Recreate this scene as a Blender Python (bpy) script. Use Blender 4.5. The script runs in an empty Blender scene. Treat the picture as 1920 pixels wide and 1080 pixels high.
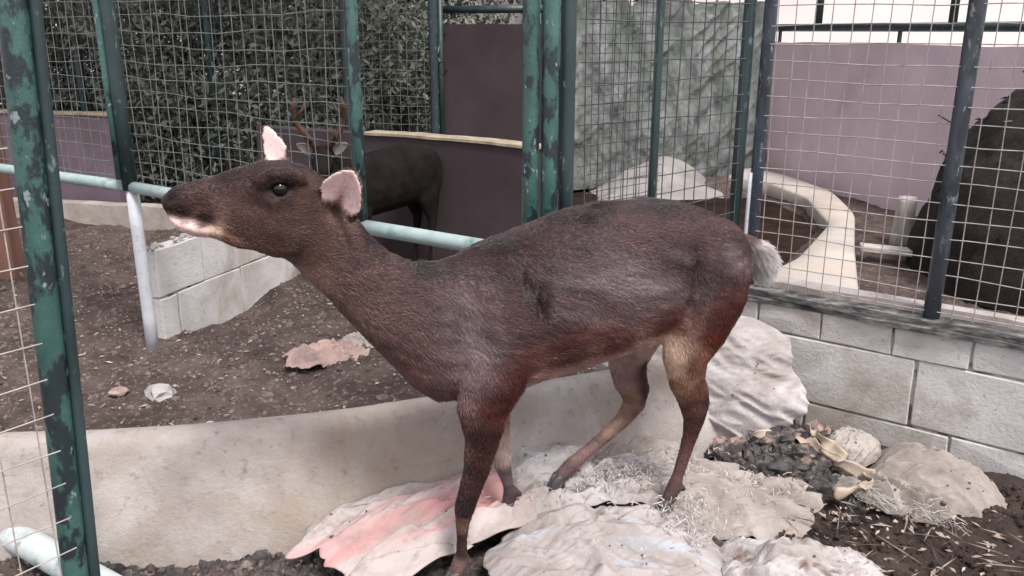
import bpy, bmesh, math, random
import numpy as np
from mathutils import Vector, Matrix, Euler
random.seed(7); RNG = np.random.default_rng(7)
R = math.radians
scene = bpy.context.scene
COL = scene.collection

# ------------------------------------------------------------------ camera, sky, sun, exposure
cam_d = bpy.data.cameras.new('camera'); cam = bpy.data.objects.new('camera', cam_d); COL.objects.link(cam)
cam.location = (0, 0, 1.15); cam.rotation_euler = (R(90 - 16.8), 0, 0)
cam_d.sensor_width = 36; cam_d.lens = 30.0; cam_d.clip_start = .02; cam_d.clip_end = 500
scene.camera = cam

SUN_EL, SUN_AZ = 58, 150          # elevation; azimuth clockwise from +Y (behind the camera, to the right)
world = bpy.data.worlds.new('World'); scene.world = world; world.use_nodes = True
wn = world.node_tree.nodes; wl = world.node_tree.links; wn.clear()
sky = wn.new('ShaderNodeTexSky'); sky.sky_type = 'NISHITA'; sky.sun_disc = False
sky.sun_elevation = R(SUN_EL); sky.sun_rotation = R(SUN_AZ); sky.air_density = 1.0; sky.dust_density = 6.0; sky.ozone_density = 1.0
mixs = wn.new('ShaderNodeMix'); mixs.data_type = 'RGBA'; mixs.inputs['Factor'].default_value = .72
mixs.inputs['B'].default_value = (8.4, 8.0, 8.35, 1)      # even cloud deck over the sky
bg = wn.new('ShaderNodeBackground'); bg.inputs['Strength'].default_value = .07
wo = wn.new('ShaderNodeOutputWorld')
wl.new(sky.outputs['Color'], mixs.inputs['A']); wl.new(mixs.outputs['Result'], bg.inputs['Color']); wl.new(bg.outputs[0], wo.inputs['Surface'])

sun_d = bpy.data.lights.new('sun', 'SUN'); sun_d.energy = 1.5; sun_d.angle = R(15); sun_d.color = (1, .965, .93)
sun = bpy.data.objects.new('sun', sun_d); COL.objects.link(sun); sun.location = (2, -3, 6)
sd = Vector((math.sin(R(SUN_AZ)) * math.cos(R(SUN_EL)), math.cos(R(SUN_AZ)) * math.cos(R(SUN_EL)), math.sin(R(SUN_EL))))
sun.rotation_euler = sd.to_track_quat('Z', 'Y').to_euler()

vs = scene.view_settings
vs.view_transform = 'Standard'; vs.look = 'None'; vs.exposure = 1.5; vs.gamma = 1; vs.use_curve_mapping = False
scene.cycles.max_bounces = 6; scene.cycles.diffuse_bounces = 3; scene.cycles.glossy_bounces = 2
scene.cycles.transparent_max_bounces = 6

# ------------------------------------------------------------------ helpers
def lin(c):
    c = np.array(c, float) / 255.
    return tuple(np.where(c <= .04045, c / 12.92, ((c + .055) / 1.055) ** 2.4))

def _h(ix, iy, iz, seed):
    n = (ix * 374761393 + iy * 668265263 + iz * 2147483647 + seed * 1274126177) & 0xffffffff
    n = ((n ^ (n >> 13)) * 1274126177) & 0xffffffff
    n = (n ^ (n >> 16)) & 0xffffffff
    return n / 4294967295.0
def vnoise(p, seed=0):
    p = np.asarray(p, float); i = np.floor(p).astype(np.int64); f = p - i; f = f * f * (3 - 2 * f)
    r = 0
    for dx in (0, 1):
        for dy in (0, 1):
            for dz in (0, 1):
                w = (f[:, 0] if dx else 1 - f[:, 0]) * (f[:, 1] if dy else 1 - f[:, 1]) * (f[:, 2] if dz else 1 - f[:, 2])
                r = r + w * _h(i[:, 0] + dx, i[:, 1] + dy, i[:, 2] + dz, seed)
    return r * 2 - 1
def fbm(p, oct=4, seed=0, gain=.5):
    p = np.asarray(p, float); a, r = 1., 0
    for k in range(oct):
        r = r + a * vnoise(p * 2 ** k + 13.7 * k, seed + k); a *= gain
    return r

class MB:
    def __init__(s): s.v = []; s.f = []; s.n = 0
    def add(s, v, f):
        s.v.append(np.asarray(v, float)); s.f += [tuple(int(i) + s.n for i in q) for q in f]; s.n += len(v)
    def box(s, c, size, M=None, bev=0):
        x, y, z = [q / 2 for q in size]
        v = np.array([(a, b, d) for a in (-x, x) for b in (-y, y) for d in (-z, z)])
        if M is not None: v = v @ np.array(M).T
        s.add(v + np.array(c), [(0, 1, 3, 2), (4, 6, 7, 5), (0, 4, 5, 1), (2, 3, 7, 6), (0, 2, 6, 4), (1, 5, 7, 3)])
    def tube(s, pts, r, n=8, cap=True):
        pts = [np.array(p, float) for p in pts]; rs = r if hasattr(r, '__len__') else [r] * len(pts)
        vs_, fs = [], []
        up = np.array([0, 0, 1.]); 
        d0 = pts[-1] - pts[0]; d0 = d0 / (np.linalg.norm(d0) + 1e-9)
        if abs(d0[2]) > .9: up = np.array([1., 0, 0])
        for i, p in enumerate(pts):
            d = pts[min(i + 1, len(pts) - 1)] - pts[max(i - 1, 0)]; d = d / (np.linalg.norm(d) + 1e-9)
            a = np.cross(d, up); a /= np.linalg.norm(a) + 1e-9; b = np.cross(a, d)
            for k in range(n):
                t = 2 * math.pi * k / n; vs_.append(p + rs[i] * (math.cos(t) * a + math.sin(t) * b))
        for i in range(len(pts) - 1):
            for k in range(n):
                k2 = (k + 1) % n; fs.append((i * n + k, i * n + k2, (i + 1) * n + k2, (i + 1) * n + k))
        if cap:
            fs.append(tuple(range(n))[::-1]); fs.append(tuple((len(pts) - 1) * n + k for k in range(n)))
        s.add(vs_, fs)
    def loft(s, rings):
        n = len(rings[0]); fs = []
        for i in range(len(rings) - 1):
            for k in range(n):
                k2 = (k + 1) % n; fs.append((i * n + k, i * n + k2, (i + 1) * n + k2, (i + 1) * n + k))
        fs.append(tuple(range(n))[::-1]); fs.append(tuple((len(rings) - 1) * n + k for k in range(n)))
        s.add(np.concatenate(rings), fs)
    def mesh(s, name, smooth=False):
        me = bpy.data.meshes.new(name); me.from_pydata(np.concatenate(s.v).tolist() if s.v else [], [], s.f); me.update()
        bm = bmesh.new(); bm.from_mesh(me); bmesh.ops.recalc_face_normals(bm, faces=bm.faces); bm.to_mesh(me); bm.free()
        if smooth: me.polygons.foreach_set('use_smooth', [True] * len(me.polygons))
        return me
    def build(s, name, mat, parent=None, smooth=False, kind=None):
        return link(name, s.mesh(name, smooth), mat, parent, kind)

def link(name, me, mat, parent=None, kind=None):
    o = bpy.data.objects.new(name, me); COL.objects.link(o)
    if mat is not None and (not me.materials): me.materials.append(mat)
    if parent is not None: o.parent = parent
    if kind: o['kind'] = kind
    return o
def empty(name, loc=(0, 0, 0), rz=0):
    o = bpy.data.objects.new(name, None); COL.objects.link(o); o.location = loc; o.rotation_euler = (0, 0, rz); o.empty_display_size = .1
    return o
def tag(o, label, cat, group=None):
    o['label'] = label; o['category'] = cat; o['kind'] = 'thing'
    if group: o['group'] = group
    return o
def bevel_obj(o, w=.006, seg=2):
    m = o.modifiers.new('bevel', 'BEVEL'); m.width = w; m.segments = seg; m.limit_method = 'ANGLE'
def grid_faces(nu, nv, wrapu=False):
    return [(i * nv + j, ((i + 1) % nu) * nv + j, ((i + 1) % nu) * nv + j + 1, i * nv + j + 1) for i in range(nu if wrapu else nu - 1) for j in range(nv - 1)]

# ------------------------------------------------------------------ materials
def newmat(name):
    m = bpy.data.materials.new(name); m.use_nodes = True; nt = m.node_tree; nt.nodes.clear()
    out = nt.nodes.new('ShaderNodeOutputMaterial'); b = nt.nodes.new('ShaderNodeBsdfPrincipled')
    nt.links.new(b.outputs[0], out.inputs['Surface'])
    return m, nt, b
def N(nt, t, **k):
    n = nt.nodes.new(t)
    for a, v in k.items(): setattr(n, a, v)
    return n
def noise(nt, vec, scale, detail=5, rough=.6, dist=0):
    n = N(nt, 'ShaderNodeTexNoise'); n.inputs['Scale'].default_value = scale; n.inputs['Detail'].default_value = detail
    n.inputs['Roughness'].default_value = rough; n.inputs['Distortion'].default_value = dist
    nt.links.new(vec, n.inputs['Vector']); return n.outputs['Fac']
def ramp(nt, fac, stops):
    r = N(nt, 'ShaderNodeValToRGB'); e = r.color_ramp.elements
    while len(e) < len(stops): e.new(.5)
    for k, (p, c) in enumerate(stops): e[k].position = p; e[k].color = (*c, 1) if len(c) == 3 else c
    nt.links.new(fac, r.inputs[0]); return r.outputs['Color']
def mix(nt, fac, a, b, mode='MIX'):
    m = N(nt, 'ShaderNodeMix'); m.data_type = 'RGBA'; m.blend_type = mode
    for s_, v in (('Factor', fac), ('A', a), ('B', b)):
        i = m.inputs[s_]
        if hasattr(v, 'is_linked'): nt.links.new(v, i)
        else: i.default_value = v if s_ == 'Factor' else (*v, 1)
    return m.outputs['Result']
def stretch(nt, vec, sc):
    m = N(nt, 'ShaderNodeMapping'); m.inputs['Scale'].default_value = sc; nt.links.new(vec, m.inputs['Vector']); return m.outputs['Vector']
def bump(nt, b, h, strength=.4, dist=.01):
    n = N(nt, 'ShaderNodeBump'); n.inputs['Strength'].default_value = strength; n.inputs['Distance'].default_value = dist
    nt.links.new(h, n.inputs['Height']); nt.links.new(n.outputs[0], b.inputs['Normal'])
BW = lambda a: (a, a, a)
def surf(name, c1, c2, scale=6, rough=.85, c3=None, s3=30, t3=(.55, .68), c4=None, s4=2.5, t4=(.5, .7), bs=60, bstr=.4, bdist=.006, stretchv=None, coord='pos', spec=.3, dist4=.6):
    """two-tone noise, speckle c3, broad blotches c4, fine relief"""
    m, nt, b = newmat(name)
    if coord == 'pos': vec = N(nt, 'ShaderNodeNewGeometry').outputs['Position']
    else: vec = N(nt, 'ShaderNodeTexCoord').outputs['Object']
    v2 = stretch(nt, vec, stretchv) if stretchv else vec
    c = ramp(nt, noise(nt, v2, scale), [(.33, c1), (.67, c2)])
    if c4: c = mix(nt, ramp(nt, noise(nt, v2, s4, 4, .65, dist4), [(t4[0], BW(0)), (t4[1], BW(1))]), c, c4)
    if c3: c = mix(nt, ramp(nt, noise(nt, v2, s3, 3, .6), [(t3[0], BW(0)), (t3[1], BW(1))]), c, c3)
    nt.links.new(c, b.inputs['Base Color']); b.inputs['Roughness'].default_value = rough; b.inputs['Specular IOR Level'].default_value = spec
    bump(nt, b, noise(nt, vec, bs, 6, .7), bstr, bdist)
    return m
M = {}
M['dirt'] = surf('dirt', (.055, .038, .033), (.135, .10, .09), 9, .95, (.26, .22, .21), 55, (.58, .72), (.035, .025, .022), 1.6, (.5, .68), 90, .9, .02)
M['darksoil'] = surf('dark_soil', (.03, .021, .018), (.075, .052, .045), 12, .95, (.14, .11, .1), 70, (.62, .75), None, bs=90, bstr=.9, bdist=.02)  # dark soil, with the shade of the wall corner in its colour
M['humus'] = surf('humus', (.009, .007, .0065), (.026, .019, .018), 12, .95, (.05, .036, .032), 50, (.62, .75), bs=90, bstr=.9, bdist=.02)
M['clod'] = surf('clod', (.05, .036, .032), (.165, .13, .12), 22, .95, (.36, .33, .32), 40, (.6, .75))
M['litter'] = surf('dry_litter', (.19, .14, .11), (.4, .34, .3), 14, .9)
M['concrete'] = surf('concrete', (.27, .24, .225), (.42, .39, .37), 6, .92, (.2, .175, .155), 44, (.58, .8), (.29, .24, .195), 3.4, (.46, .7), 90, .7, .006)
M['block'] = surf('block', (.47, .455, .45), (.60, .585, .575), 5, .92, (.27, .255, .245), 60, (.6, .8), (.33, .295, .25), 3.4, (.46, .7), 90, .7, .005)
M['mortar'] = surf('mortar', (.3, .28, .27), (.46, .44, .43), 16, .95, (.1, .085, .08), 16, (.5, .62), bs=90, bstr=.8)
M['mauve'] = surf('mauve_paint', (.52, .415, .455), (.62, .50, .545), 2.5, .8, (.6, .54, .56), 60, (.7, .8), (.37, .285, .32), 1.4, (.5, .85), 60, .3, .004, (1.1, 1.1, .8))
M['mauve_shaded'] = surf('shaded_mauve_paint', (.036, .025, .028), (.055, .04, .045), 2.5, .8, None, bs=60, bstr=.2)  # mauve paint darkened to carry the shade on these walls
M['mauve_half_shade'] = surf('half_shaded_mauve_paint', (.115, .085, .105), (.16, .12, .145), 2.5, .8, None, 40, c4=(.08, .06, .07), s4=2, bs=60, bstr=.2)  # same mauve, partly darkened for shade under the tree crown
M['cap'] = surf('cap', (.2, .16, .11), (.36, .31, .23), 12, .9)
M['cream'] = surf('cream_concrete', (.38, .33, .285), (.48, .43, .38), 3, .9, (.28, .24, .21), 40, (.6, .8), (.33, .32, .32), 2.2, (.45, .7), bs=90, bstr=.5)
M['palesand'] = surf('pale_sand', (.19, .178, .172), (.28, .265, .258), 5, .95, (.3, .27, .25), 30, (.6, .75), bs=60, bstr=.6)
M['mud'] = surf('wet_mud', (.02, .0125, .0105), (.036, .024, .0205), 5, .95, (.05, .036, .03), 40, (.6, .75), bs=60, bstr=.6, bdist=.015, spec=.0)
M['moss'] = surf('mossy_render', (.12, .13, .13), (.2, .205, .215), 3, .95, (.085, .1, .082), 9, (.45, .75), (.07, .085, .066), 2.2, (.42, .7), 45, .4, .01, (2.2, 2.2, .5))
M['palewall'] = surf('pale_plaster', (.77, .68, .67), (.8, .74, .73), 1.2, .9, bs=40, bstr=.1)
M['teal'] = surf('teal_paint', (.026, .068, .062), (.06, .14, .125), 9, .35, (.2, .25, .26), 60, (.64, .69), (.018, .028, .034), 24, (.5, .56), 90, .4, .003, (1, 1, .55), spec=.5, dist4=.1)
M['tealdark'] = surf('dark_teal_paint', (.013, .024, .027), (.03, .055, .058), 9, .45, (.12, .17, .18), 70, (.63, .72), None, bs=90, bstr=.25, bdist=.003, stretchv=(1, 1, .4), spec=.5)
M['bluegrey'] = surf('blue_grey_paint', (.03, .042, .055), (.065, .08, .1), 9, .4, (.2, .23, .26), 60, (.6, .7), (.02, .026, .032), 12, (.5, .6), bs=90, bstr=.3, bdist=.003, stretchv=(1, 1, .4), spec=.5)
M['tealpale'] = surf('faded_teal_paint', (.22, .30, .295), (.33, .41, .41), 8, .55, (.42, .46, .46), 60, (.6, .72), (.06, .16, .14), 6, (.55, .68), 90, .25, .003)
M['galv'] = surf('galvanised', (.36, .38, .42), (.5, .52, .55), 9, .5, (.24, .24, .25), 45, (.62, .75), bs=90, bstr=.2, bdist=.003)
M['wiredark'] = surf('dark_wire', (.035, .04, .043), (.09, .095, .1), 30, .6, bs=90, bstr=.1)
M['wirepale'] = surf('rusty_zinc_wire', (.22, .19, .175), (.36, .33, .32), 30, .55, bs=90, bstr=.1)
M['wiregreen'] = surf('grey_green_wire', (.08, .095, .09), (.16, .18, .17), 30, .6, bs=90, bstr=.1)
M['bark'] = surf('bark', (.03, .026, .022), (.08, .07, .06), 14, .95, bs=40, bstr=.9, bdist=.02, stretchv=(1, 1, .2))
M['rustwood'] = surf('red_brown_wood', (.12, .06, .045), (.2, .105, .08), 9, .85, stretchv=(1, 1, .2))
M['greywood'] = surf('grey_wood', (.3, .27, .25), (.46, .42, .4), 14, .9, (.15, .13, .12), 30, (.6, .75), stretchv=(1, 1, .25))
M['rotwood'] = surf('rotten_board', (.018, .02, .022), (.11, .108, .105), 18, .9, (.26, .245, .235), 30, (.45, .75), stretchv=(.6, .9, 4))
M['palepipe'] = surf('pale_pipe', (.36, .42, .42), (.5, .54, .54), 8, .5, (.2, .27, .27), 18, (.58, .7))
M['stone'] = surf('pale_stone', (.26, .245, .24), (.38, .365, .355), 14, .9, bs=50)
def rgb(name, c, rough=.8): return surf(name, tuple(.82 * q for q in c), c, 18, rough)
M['charcoal'] = surf('charcoal', (.02, .018, .018), (.095, .085, .085), 30, .85, (.26, .205, .18), 24, (.54, .66), bs=60, bstr=.8, bdist=.01)
M['rubble'] = surf('brick_rubble', (.2, .13, .115), (.38, .3, .28), 20, .95, bs=60, bstr=.8)
M['tancloth'] = surf('tan_rag', (.32, .25, .19), (.46, .39, .32), 16, .9, (.2, .14, .1), 30, (.62, .78), bs=160, bstr=.4)
M['fibre'] = surf('white_fibre', (.2, .18, .165), (.5, .475, .46), 45, .6)

def leafmat(name, c1, c2):
    m, nt, b = newmat(name)
    vec = N(nt, 'ShaderNodeNewGeometry').outputs['Position']
    c = ramp(nt, noise(nt, vec, 5.5, 3), [(.35, c1), (.65, c2)])
    nt.links.new(c, b.inputs['Base Color']); b.inputs['Roughness'].default_value = .55
    return m
M['leafdark'] = leafmat('dark_leaf', (.085, .095, .08), (.15, .16, .132))
M['leafmid'] = leafmat('mid_leaf', (.10, .11, .088), (.18, .19, .155))
M['leafdry'] = leafmat('dry_leaf', (.01, .008, .007), (.032, .025, .022))

def sackmat(name, base, kind='white'):
    """woven polypropylene: fine weave, dirt, optional print"""
    m, nt, b = newmat(name)
    tc = N(nt, 'ShaderNodeTexCoord').outputs['Object']; pos = N(nt, 'ShaderNodeNewGeometry').outputs['Position']
    c = ramp(nt, noise(nt, pos, 7), [(.3, tuple(.84 * q for q in base)), (.7, base)])
    sep = N(nt, 'ShaderNodeSeparateXYZ'); nt.links.new(tc, sep.inputs[0])
    if kind == 'pink':
        w = N(nt, 'ShaderNodeTexNoise'); w.inputs['Scale'].default_value = 1; w.inputs['Detail'].default_value = 2
        nt.links.new(stretch(nt, tc, (1.3, 19, 1)), w.inputs['Vector'])
        f = ramp(nt, w.outputs['Fac'], [(.38, BW(.0)), (.47, BW(.75)), (.56, BW(1))])
        y = N(nt, 'ShaderNodeMapRange'); nt.links.new(sep.outputs['Y'], y.inputs['Value'])
        y.inputs['From Min'].default_value = -.11; y.inputs['From Max'].default_value = .08
        band = ramp(nt, y.outputs[0], [(0, BW(0)), (.15, BW(1)), (.8, BW(1)), (.95, BW(0))])
        c = mix(nt, mix(nt, 1., f, band, 'MULTIPLY'), c, (.45, .25, .245))
    if kind == 'print':
        f = ramp(nt, noise(nt, stretch(nt, tc, (3, 16, 1)), 1.5, 3), [(.52, BW(0)), (.62, BW(1))]); c = mix(nt, f, c, (.36, .38, .42))
        f = ramp(nt, noise(nt, tc, 5.2, 2), [(.68, BW(0)), (.78, BW(.6))]); c = mix(nt, f, c, (.5, .44, .22))
    if kind == 'stain':
        f = ramp(nt, noise(nt, stretch(nt, tc, (9, 14, 3)), 1.0, 3), [(.60, BW(0)), (.66, BW(1))]); c = mix(nt, f, c, (.15, .09, .07))
    d = ramp(nt, noise(nt, pos, 4.3, 7, .7, .8), [(.44, BW(0)), (.56, BW(.45)), (.72, BW(.85))]); c = mix(nt, d, c, (.19, .155, .135))
    d = ramp(nt, noise(nt, pos, 26, 6, .75, .4), [(.56, BW(0)), (.7, BW(.7))]); c = mix(nt, d, c, (.2, .165, .145))
    nt.links.new(c, b.inputs['Base Color']); b.inputs['Roughness'].default_value = .8; b.inputs['Specular IOR Level'].default_value = .15
    wv = N(nt, 'ShaderNodeTexWave'); wv.inputs['Scale'].default_value = 90; nt.links.new(tc, wv.inputs['Vector'])
    rg_ = N(nt, 'ShaderNodeTexNoise'); rg_.noise_type = 'RIDGED_MULTIFRACTAL'; rg_.inputs['Scale'].default_value = 7; rg_.inputs['Detail'].default_value = 3; rg_.inputs['Distortion'].default_value = .5; nt.links.new(pos, rg_.inputs['Vector'])
    nz = noise(nt, pos, 38, 5, .6); nm = N(nt, 'ShaderNodeMath', operation='MULTIPLY_ADD'); nt.links.new(rg_.outputs['Fac'], nm.inputs[0]); nm.inputs[1].default_value = .9; nt.links.new(nz, nm.inputs[2]); nz = nm.outputs[0]; ad = N(nt, 'ShaderNodeMath', operation='MULTIPLY_ADD'); nt.links.new(wv.outputs['Fac'], ad.inputs[0]); ad.inputs[1].default_value = .06; nt.links.new(nz, ad.inputs[2])
    bump(nt, b, ad.outputs[0], .5, .009)
    return m
M['sack_white'] = sackmat('white_sack', (.43, .41, .41)); M['sack_pink'] = sackmat('pink_striped_sack', (.43, .38, .37), 'pink')
M['sack_print'] = sackmat('printed_sack', (.37, .34, .335), 'print'); M['sack_tan'] = sackmat('tan_sack', (.31, .28, .255)); M['sack_stain'] = sackmat('stained_sack', (.45, .43, .43), 'stain')
M['sack_dirty'] = sackmat('dirty_sack', (.36, .325, .30)); M['cloth_pink'] = sackmat('pink_cloth', (.42, .30, .28))

# ------------------------------------------------------------------ ground
def axis(lo, hi, n, far, nf=14):
    a = np.linspace(lo, hi, n); t = np.linspace(0, 1, nf)[1:] ** 2.2
    return np.concatenate([(lo - t * far)[::-1], a, hi + t * far])
def ground_h(x, y):
    p = np.stack([x, y, 0 * x], -1)
    h = .030 * fbm(p * 1.7, 3, 3) + .014 * fbm(p * 7, 3, 9) + .006 * fbm(p * 22, 2, 5)
    return h * np.clip(1.25 - np.abs(y - 3) / 8, 0, 1) - .012
gx = axis(-3, 3, 300, 120); gy = axis(1.0, 6.2, 260, 160)
X, Y = np.meshgrid(gx, gy, indexing='ij')
# the pond hollow is cut into the sheet
def pond_d(x, y):       # signed distance-ish to the wet hollow: >0 inside
    px = np.array([[.3, 7.2], [1.55, 6.75], [2.0, 6.45], [2.06, 5.75], [1.88, 4.98], [1.42, 4.2], [1.0, 3.72], [.35, 3.6]])
    s = np.full(x.shape, 1e9)
    for a, b in zip(px, np.roll(px, -1, 0)):
        n = np.array([(b - a)[1], -(b - a)[0]]); n = n / np.linalg.norm(n)
        s = np.minimum(s, (x - a[0]) * n[0] + (y - a[1]) * n[1])
    return s
Z = ground_h(X.ravel(), Y.ravel())
pd_ = pond_d(X.ravel(), Y.ravel())
if pond_d(np.array([1.2]), np.array([5.]))[0] < 0: pd_ = -pd_
Z = np.where(pd_ > 0, Z - .10 * np.clip(pd_ / .12, 0, 1), Z)
mb = MB(); mb.add(np.stack([X.ravel(), Y.ravel(), Z], -1), grid_faces(len(gx), len(gy)))
me = mb.mesh('ground', True)
ground = link('ground', me, M['dirt']); ground['kind'] = 'structure'; ground['label'] = 'bare brown earth of the enclosure strewn with clods'

def lump(n=1, jag=.3, seed=0):
    bm = bmesh.new(); bmesh.ops.create_icosphere(bm, subdivisions=n, radius=1)
    v = np.array([q.co for q in bm.verts]); f = [[q.index for q in p.verts] for p in bm.faces]; bm.free()
    return v * (1 + jag * vnoise(v * 1.7 + seed * 9.1, seed))[:, None], f
LUMPS = [lump(1, .55, k) for k in range(6)]
LUMPS2 = [lump(2, .6, 20 + k) for k in range(6)]
def scatter(name, mat, pts, sizes, label, flat=.7, parent=None, fine=False):
    mb = MB()
    for p, s in zip(pts, sizes):
        v, f = (LUMPS2 if fine else LUMPS)[random.randrange(6)]
        E_ = np.array(Euler((random.uniform(-.5, .5), random.uniform(-.5, .5), random.uniform(0, 6.3))).to_matrix())
        mb.add((v * np.array([1, random.uniform(.6, 1), flat]) * s) @ E_.T + p, f)
    o = mb.build(name, mat, parent, False, 'stuff')
    if parent is None: o['label'] = label; o['category'] = name.replace('_', ' ')
    return o
def on_ground(x, y, dz=0):
    x = np.atleast_1d(np.asarray(x, float)); y = np.atleast_1d(np.asarray(y, float))
    return np.stack([x, y, ground_h(x, y) + dz], -1)
n = 14000
x = RNG.uniform(-2.6, .6, n); y = 1.5 + 3.6 * RNG.random(n) ** 1.1
scatter('soil_clods', M['clod'], on_ground(x, y), RNG.gamma(1.6, .003, n) + .002, 'loose grey brown clods and pebbles covering the enclosure floor')
n = 1700
x = RNG.uniform(-1.3, .1, n); y = RNG.uniform(1.42, 1.78, n)
scatter('kerb_gravel', M['charcoal'], on_ground(x, y), RNG.gamma(2, .004, n) + .003, 'dark damp gravel along the foot of the concrete kerb')
n = 1300; x = RNG.uniform(-2.4, .9, n); y = RNG.uniform(1.5, 4.6, n)
mb = MB()
for p in on_ground(x, y, .006):
    a = random.uniform(0, 6.3); l = random.uniform(.005, .016); w = random.uniform(.0015, .005)
    d = np.array([math.cos(a), math.sin(a), random.uniform(-.2, .2)]); q = np.array([-d[1], d[0], random.uniform(-.3, .3)])
    mb.add([p - d * l, p + q * w + [0, 0, .003], p + d * l, p - q * w], [(0, 1, 2), (0, 2, 3)])
o = mb.build('dry_litter', M['litter'], None, False, 'stuff'); o['label'] = 'dry leaf and straw bits scattered over the brown earth'; o['category'] = 'litter'

# ------------------------------------------------------------------ low concrete kerb in the foreground
KP = np.array([(-1.9, 1.70), (-1.5, 1.725), (-1.16, 1.748), (-.924, 1.761), (-.694, 1.80), (-.506, 1.843), (-.337, 1.892), (-.175, 1.963), (.02, 2.03), (.257, 2.116), (.42, 2.20), (.62, 2.32)])
def resample(P, n):
    P = np.asarray(P, float); d = np.r_[0, np.cumsum(np.linalg.norm(np.diff(P, axis=0), axis=1))]
    t = np.linspace(0, d[-1], n); return np.stack([np.interp(t, d, P[:, k]) for k in range(P.shape[1])], -1)
def smooth_path(P, n, it=6):
    Q = resample(P, n)
    for _ in range(it): Q[1:-1] = (Q[:-2] + 2 * Q[1:-1] + Q[2:]) / 4
    return Q
K = smooth_path(KP, 120, 30)
prof = [(-.095, -.05), (-.088, .0), (-.06, .08), (-.03, .165), (-.012, .225), (-.002, .243), (.012, .252), (.04, .256), (.064, .252), (.078, .24), (.085, .22), (.09, .1), (.095, -.05)]
tan = np.gradient(K, axis=0); tan /= np.linalg.norm(tan, axis=1)[:, None]; nor = np.stack([-tan[:, 1], tan[:, 0]], -1)
V = []
for (a, h) in prof:
    q = np.concatenate([K + nor * a, np.full((len(K), 1), h)], 1); V.append(q)
V = np.stack(V, 1).reshape(-1, 3)
V += (fbm(V * 9, 4, 21) * .005 + fbm(V * 34, 2, 8) * .0018)[:, None] * np.array([.4, -1, .7])
mb = MB(); mb.add(V, grid_faces(len(K), len(prof)) + [tuple(range(len(prof))), tuple((len(K) - 1) * len(prof) + k for k in range(len(prof)))])
kerb = mb.build('concrete_kerb', M['concrete'], None, True); tag(kerb, 'low curved weathered concrete kerb wall behind the standing deer', 'kerb wall')

# ------------------------------------------------------------------ block walls
BLOCKS = {}
def block_mesh(l, h, t, var=0):
    key = (round(l, 3), round(h, 3), round(t, 3), var)
    if key in BLOCKS: return BLOCKS[key]
    nx, nz = 5, 3; r = random.Random(hash(key) & 0xffff)
    bm = bmesh.new(); bmesh.ops.create_cube(bm, size=1)
    bmesh.ops.subdivide_edges(bm, edges=bm.edges[:], cuts=1, use_grid_fill=True)
    for v in bm.verts:
        v.co.x *= l; v.co.y *= t; v.co.z *= h
        ed = sum((abs(v.co.x) > l * .49, abs(v.co.y) > t * .49, abs(v.co.z) > h * .49))
        k = .0045 if ed >= 2 else .0014
        v.co -= v.co.normalized() * (r.random() * k); v.co += Vector((r.uniform(-1, 1), r.uniform(-1, 1), r.uniform(-1, 1))) * k * .5
    bmesh.ops.bevel(bm, geom=[e for e in bm.edges if e.calc_face_angle(0) > 1], offset=.0032, segments=1, affect='EDGES')
    me = bpy.data.meshes.new('concrete_block'); bm.to_mesh(me); bm.free(); me.materials.append(M['block']); BLOCKS[key] = me
    return me
def block_wall(name, P, d, courses, t, label, mort_in=.008):
    """courses: (z0, z1, [joint positions along the wall])"""
    root = empty(name, (P[0], P[1], 0), math.atan2(d[1], d[0])); tag(root, label, 'block wall')
    s0 = min(c[2][0] for c in courses); s1 = max(c[2][-1] for c in courses); zt = courses[-1][1]
    m = MB(); m.box(((s0 + s1) / 2, t / 2, zt / 2 - .03), (s1 - s0 - .01, t - 2 * mort_in, zt + .05)); m.build('mortar', M['mortar'], root)
    for (z0, z1, js) in courses:
        for k, (a, b) in enumerate(zip(js[:-1], js[1:])):
            o = link('concrete_block', block_mesh(b - a - .003, z1 - z0 - .003, t, k % 3), None, root)
            o.location = ((a + b) / 2, t / 2 + random.uniform(-.0015, .0015), (z0 + z1) / 2); o.rotation_euler = (random.uniform(-.006, .006), random.uniform(-.004, .004), random.uniform(-.008, .008))
    return root
dirW = np.array([.806, -.592]); PW = np.array([.803, 2.449])
js2 = [-.8, -.4, .0, .4, .8, 1.2]
wallR = block_wall('block_wall', PW, dirW, [(-.05, .07, [-.8, -.29, .11, .51, .91, 1.2]), (.07, .27, js2), (.27, .358, [-.8, -.47, -.27, -.06, .13, .33, .53, .73, .93, 1.2])], .13,
                   'low pale block wall under the mesh panels beside the standing deer')
dirM = np.array([.326, .945]); PM = np.array([-1.345, 3.11])
block_wall('block_wall', PM, dirM, [(-.06, .165, [0, .1, .5, .9, 1.3, 1.6]), (.165, .36, [0, .27, .67, 1.07, 1.45])], .07,
           'short two course grey block wall running back from the galvanised post')
# crumbly mortar crumbs on top of the short wall
pts = []; 
for k in range(60):
    s = random.uniform(.0, .75); q = PM + dirM * s + np.array([-dirM[1], dirM[0]]) * random.uniform(.005, .06); pts.append((q[0], q[1], .362 + random.uniform(0, .006)))
scatter('mortar_crumbs', M['stone'], np.array(pts), RNG.uniform(.006, .018, 60), 'pale mortar crumbs along the top of the short block wall')
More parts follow.
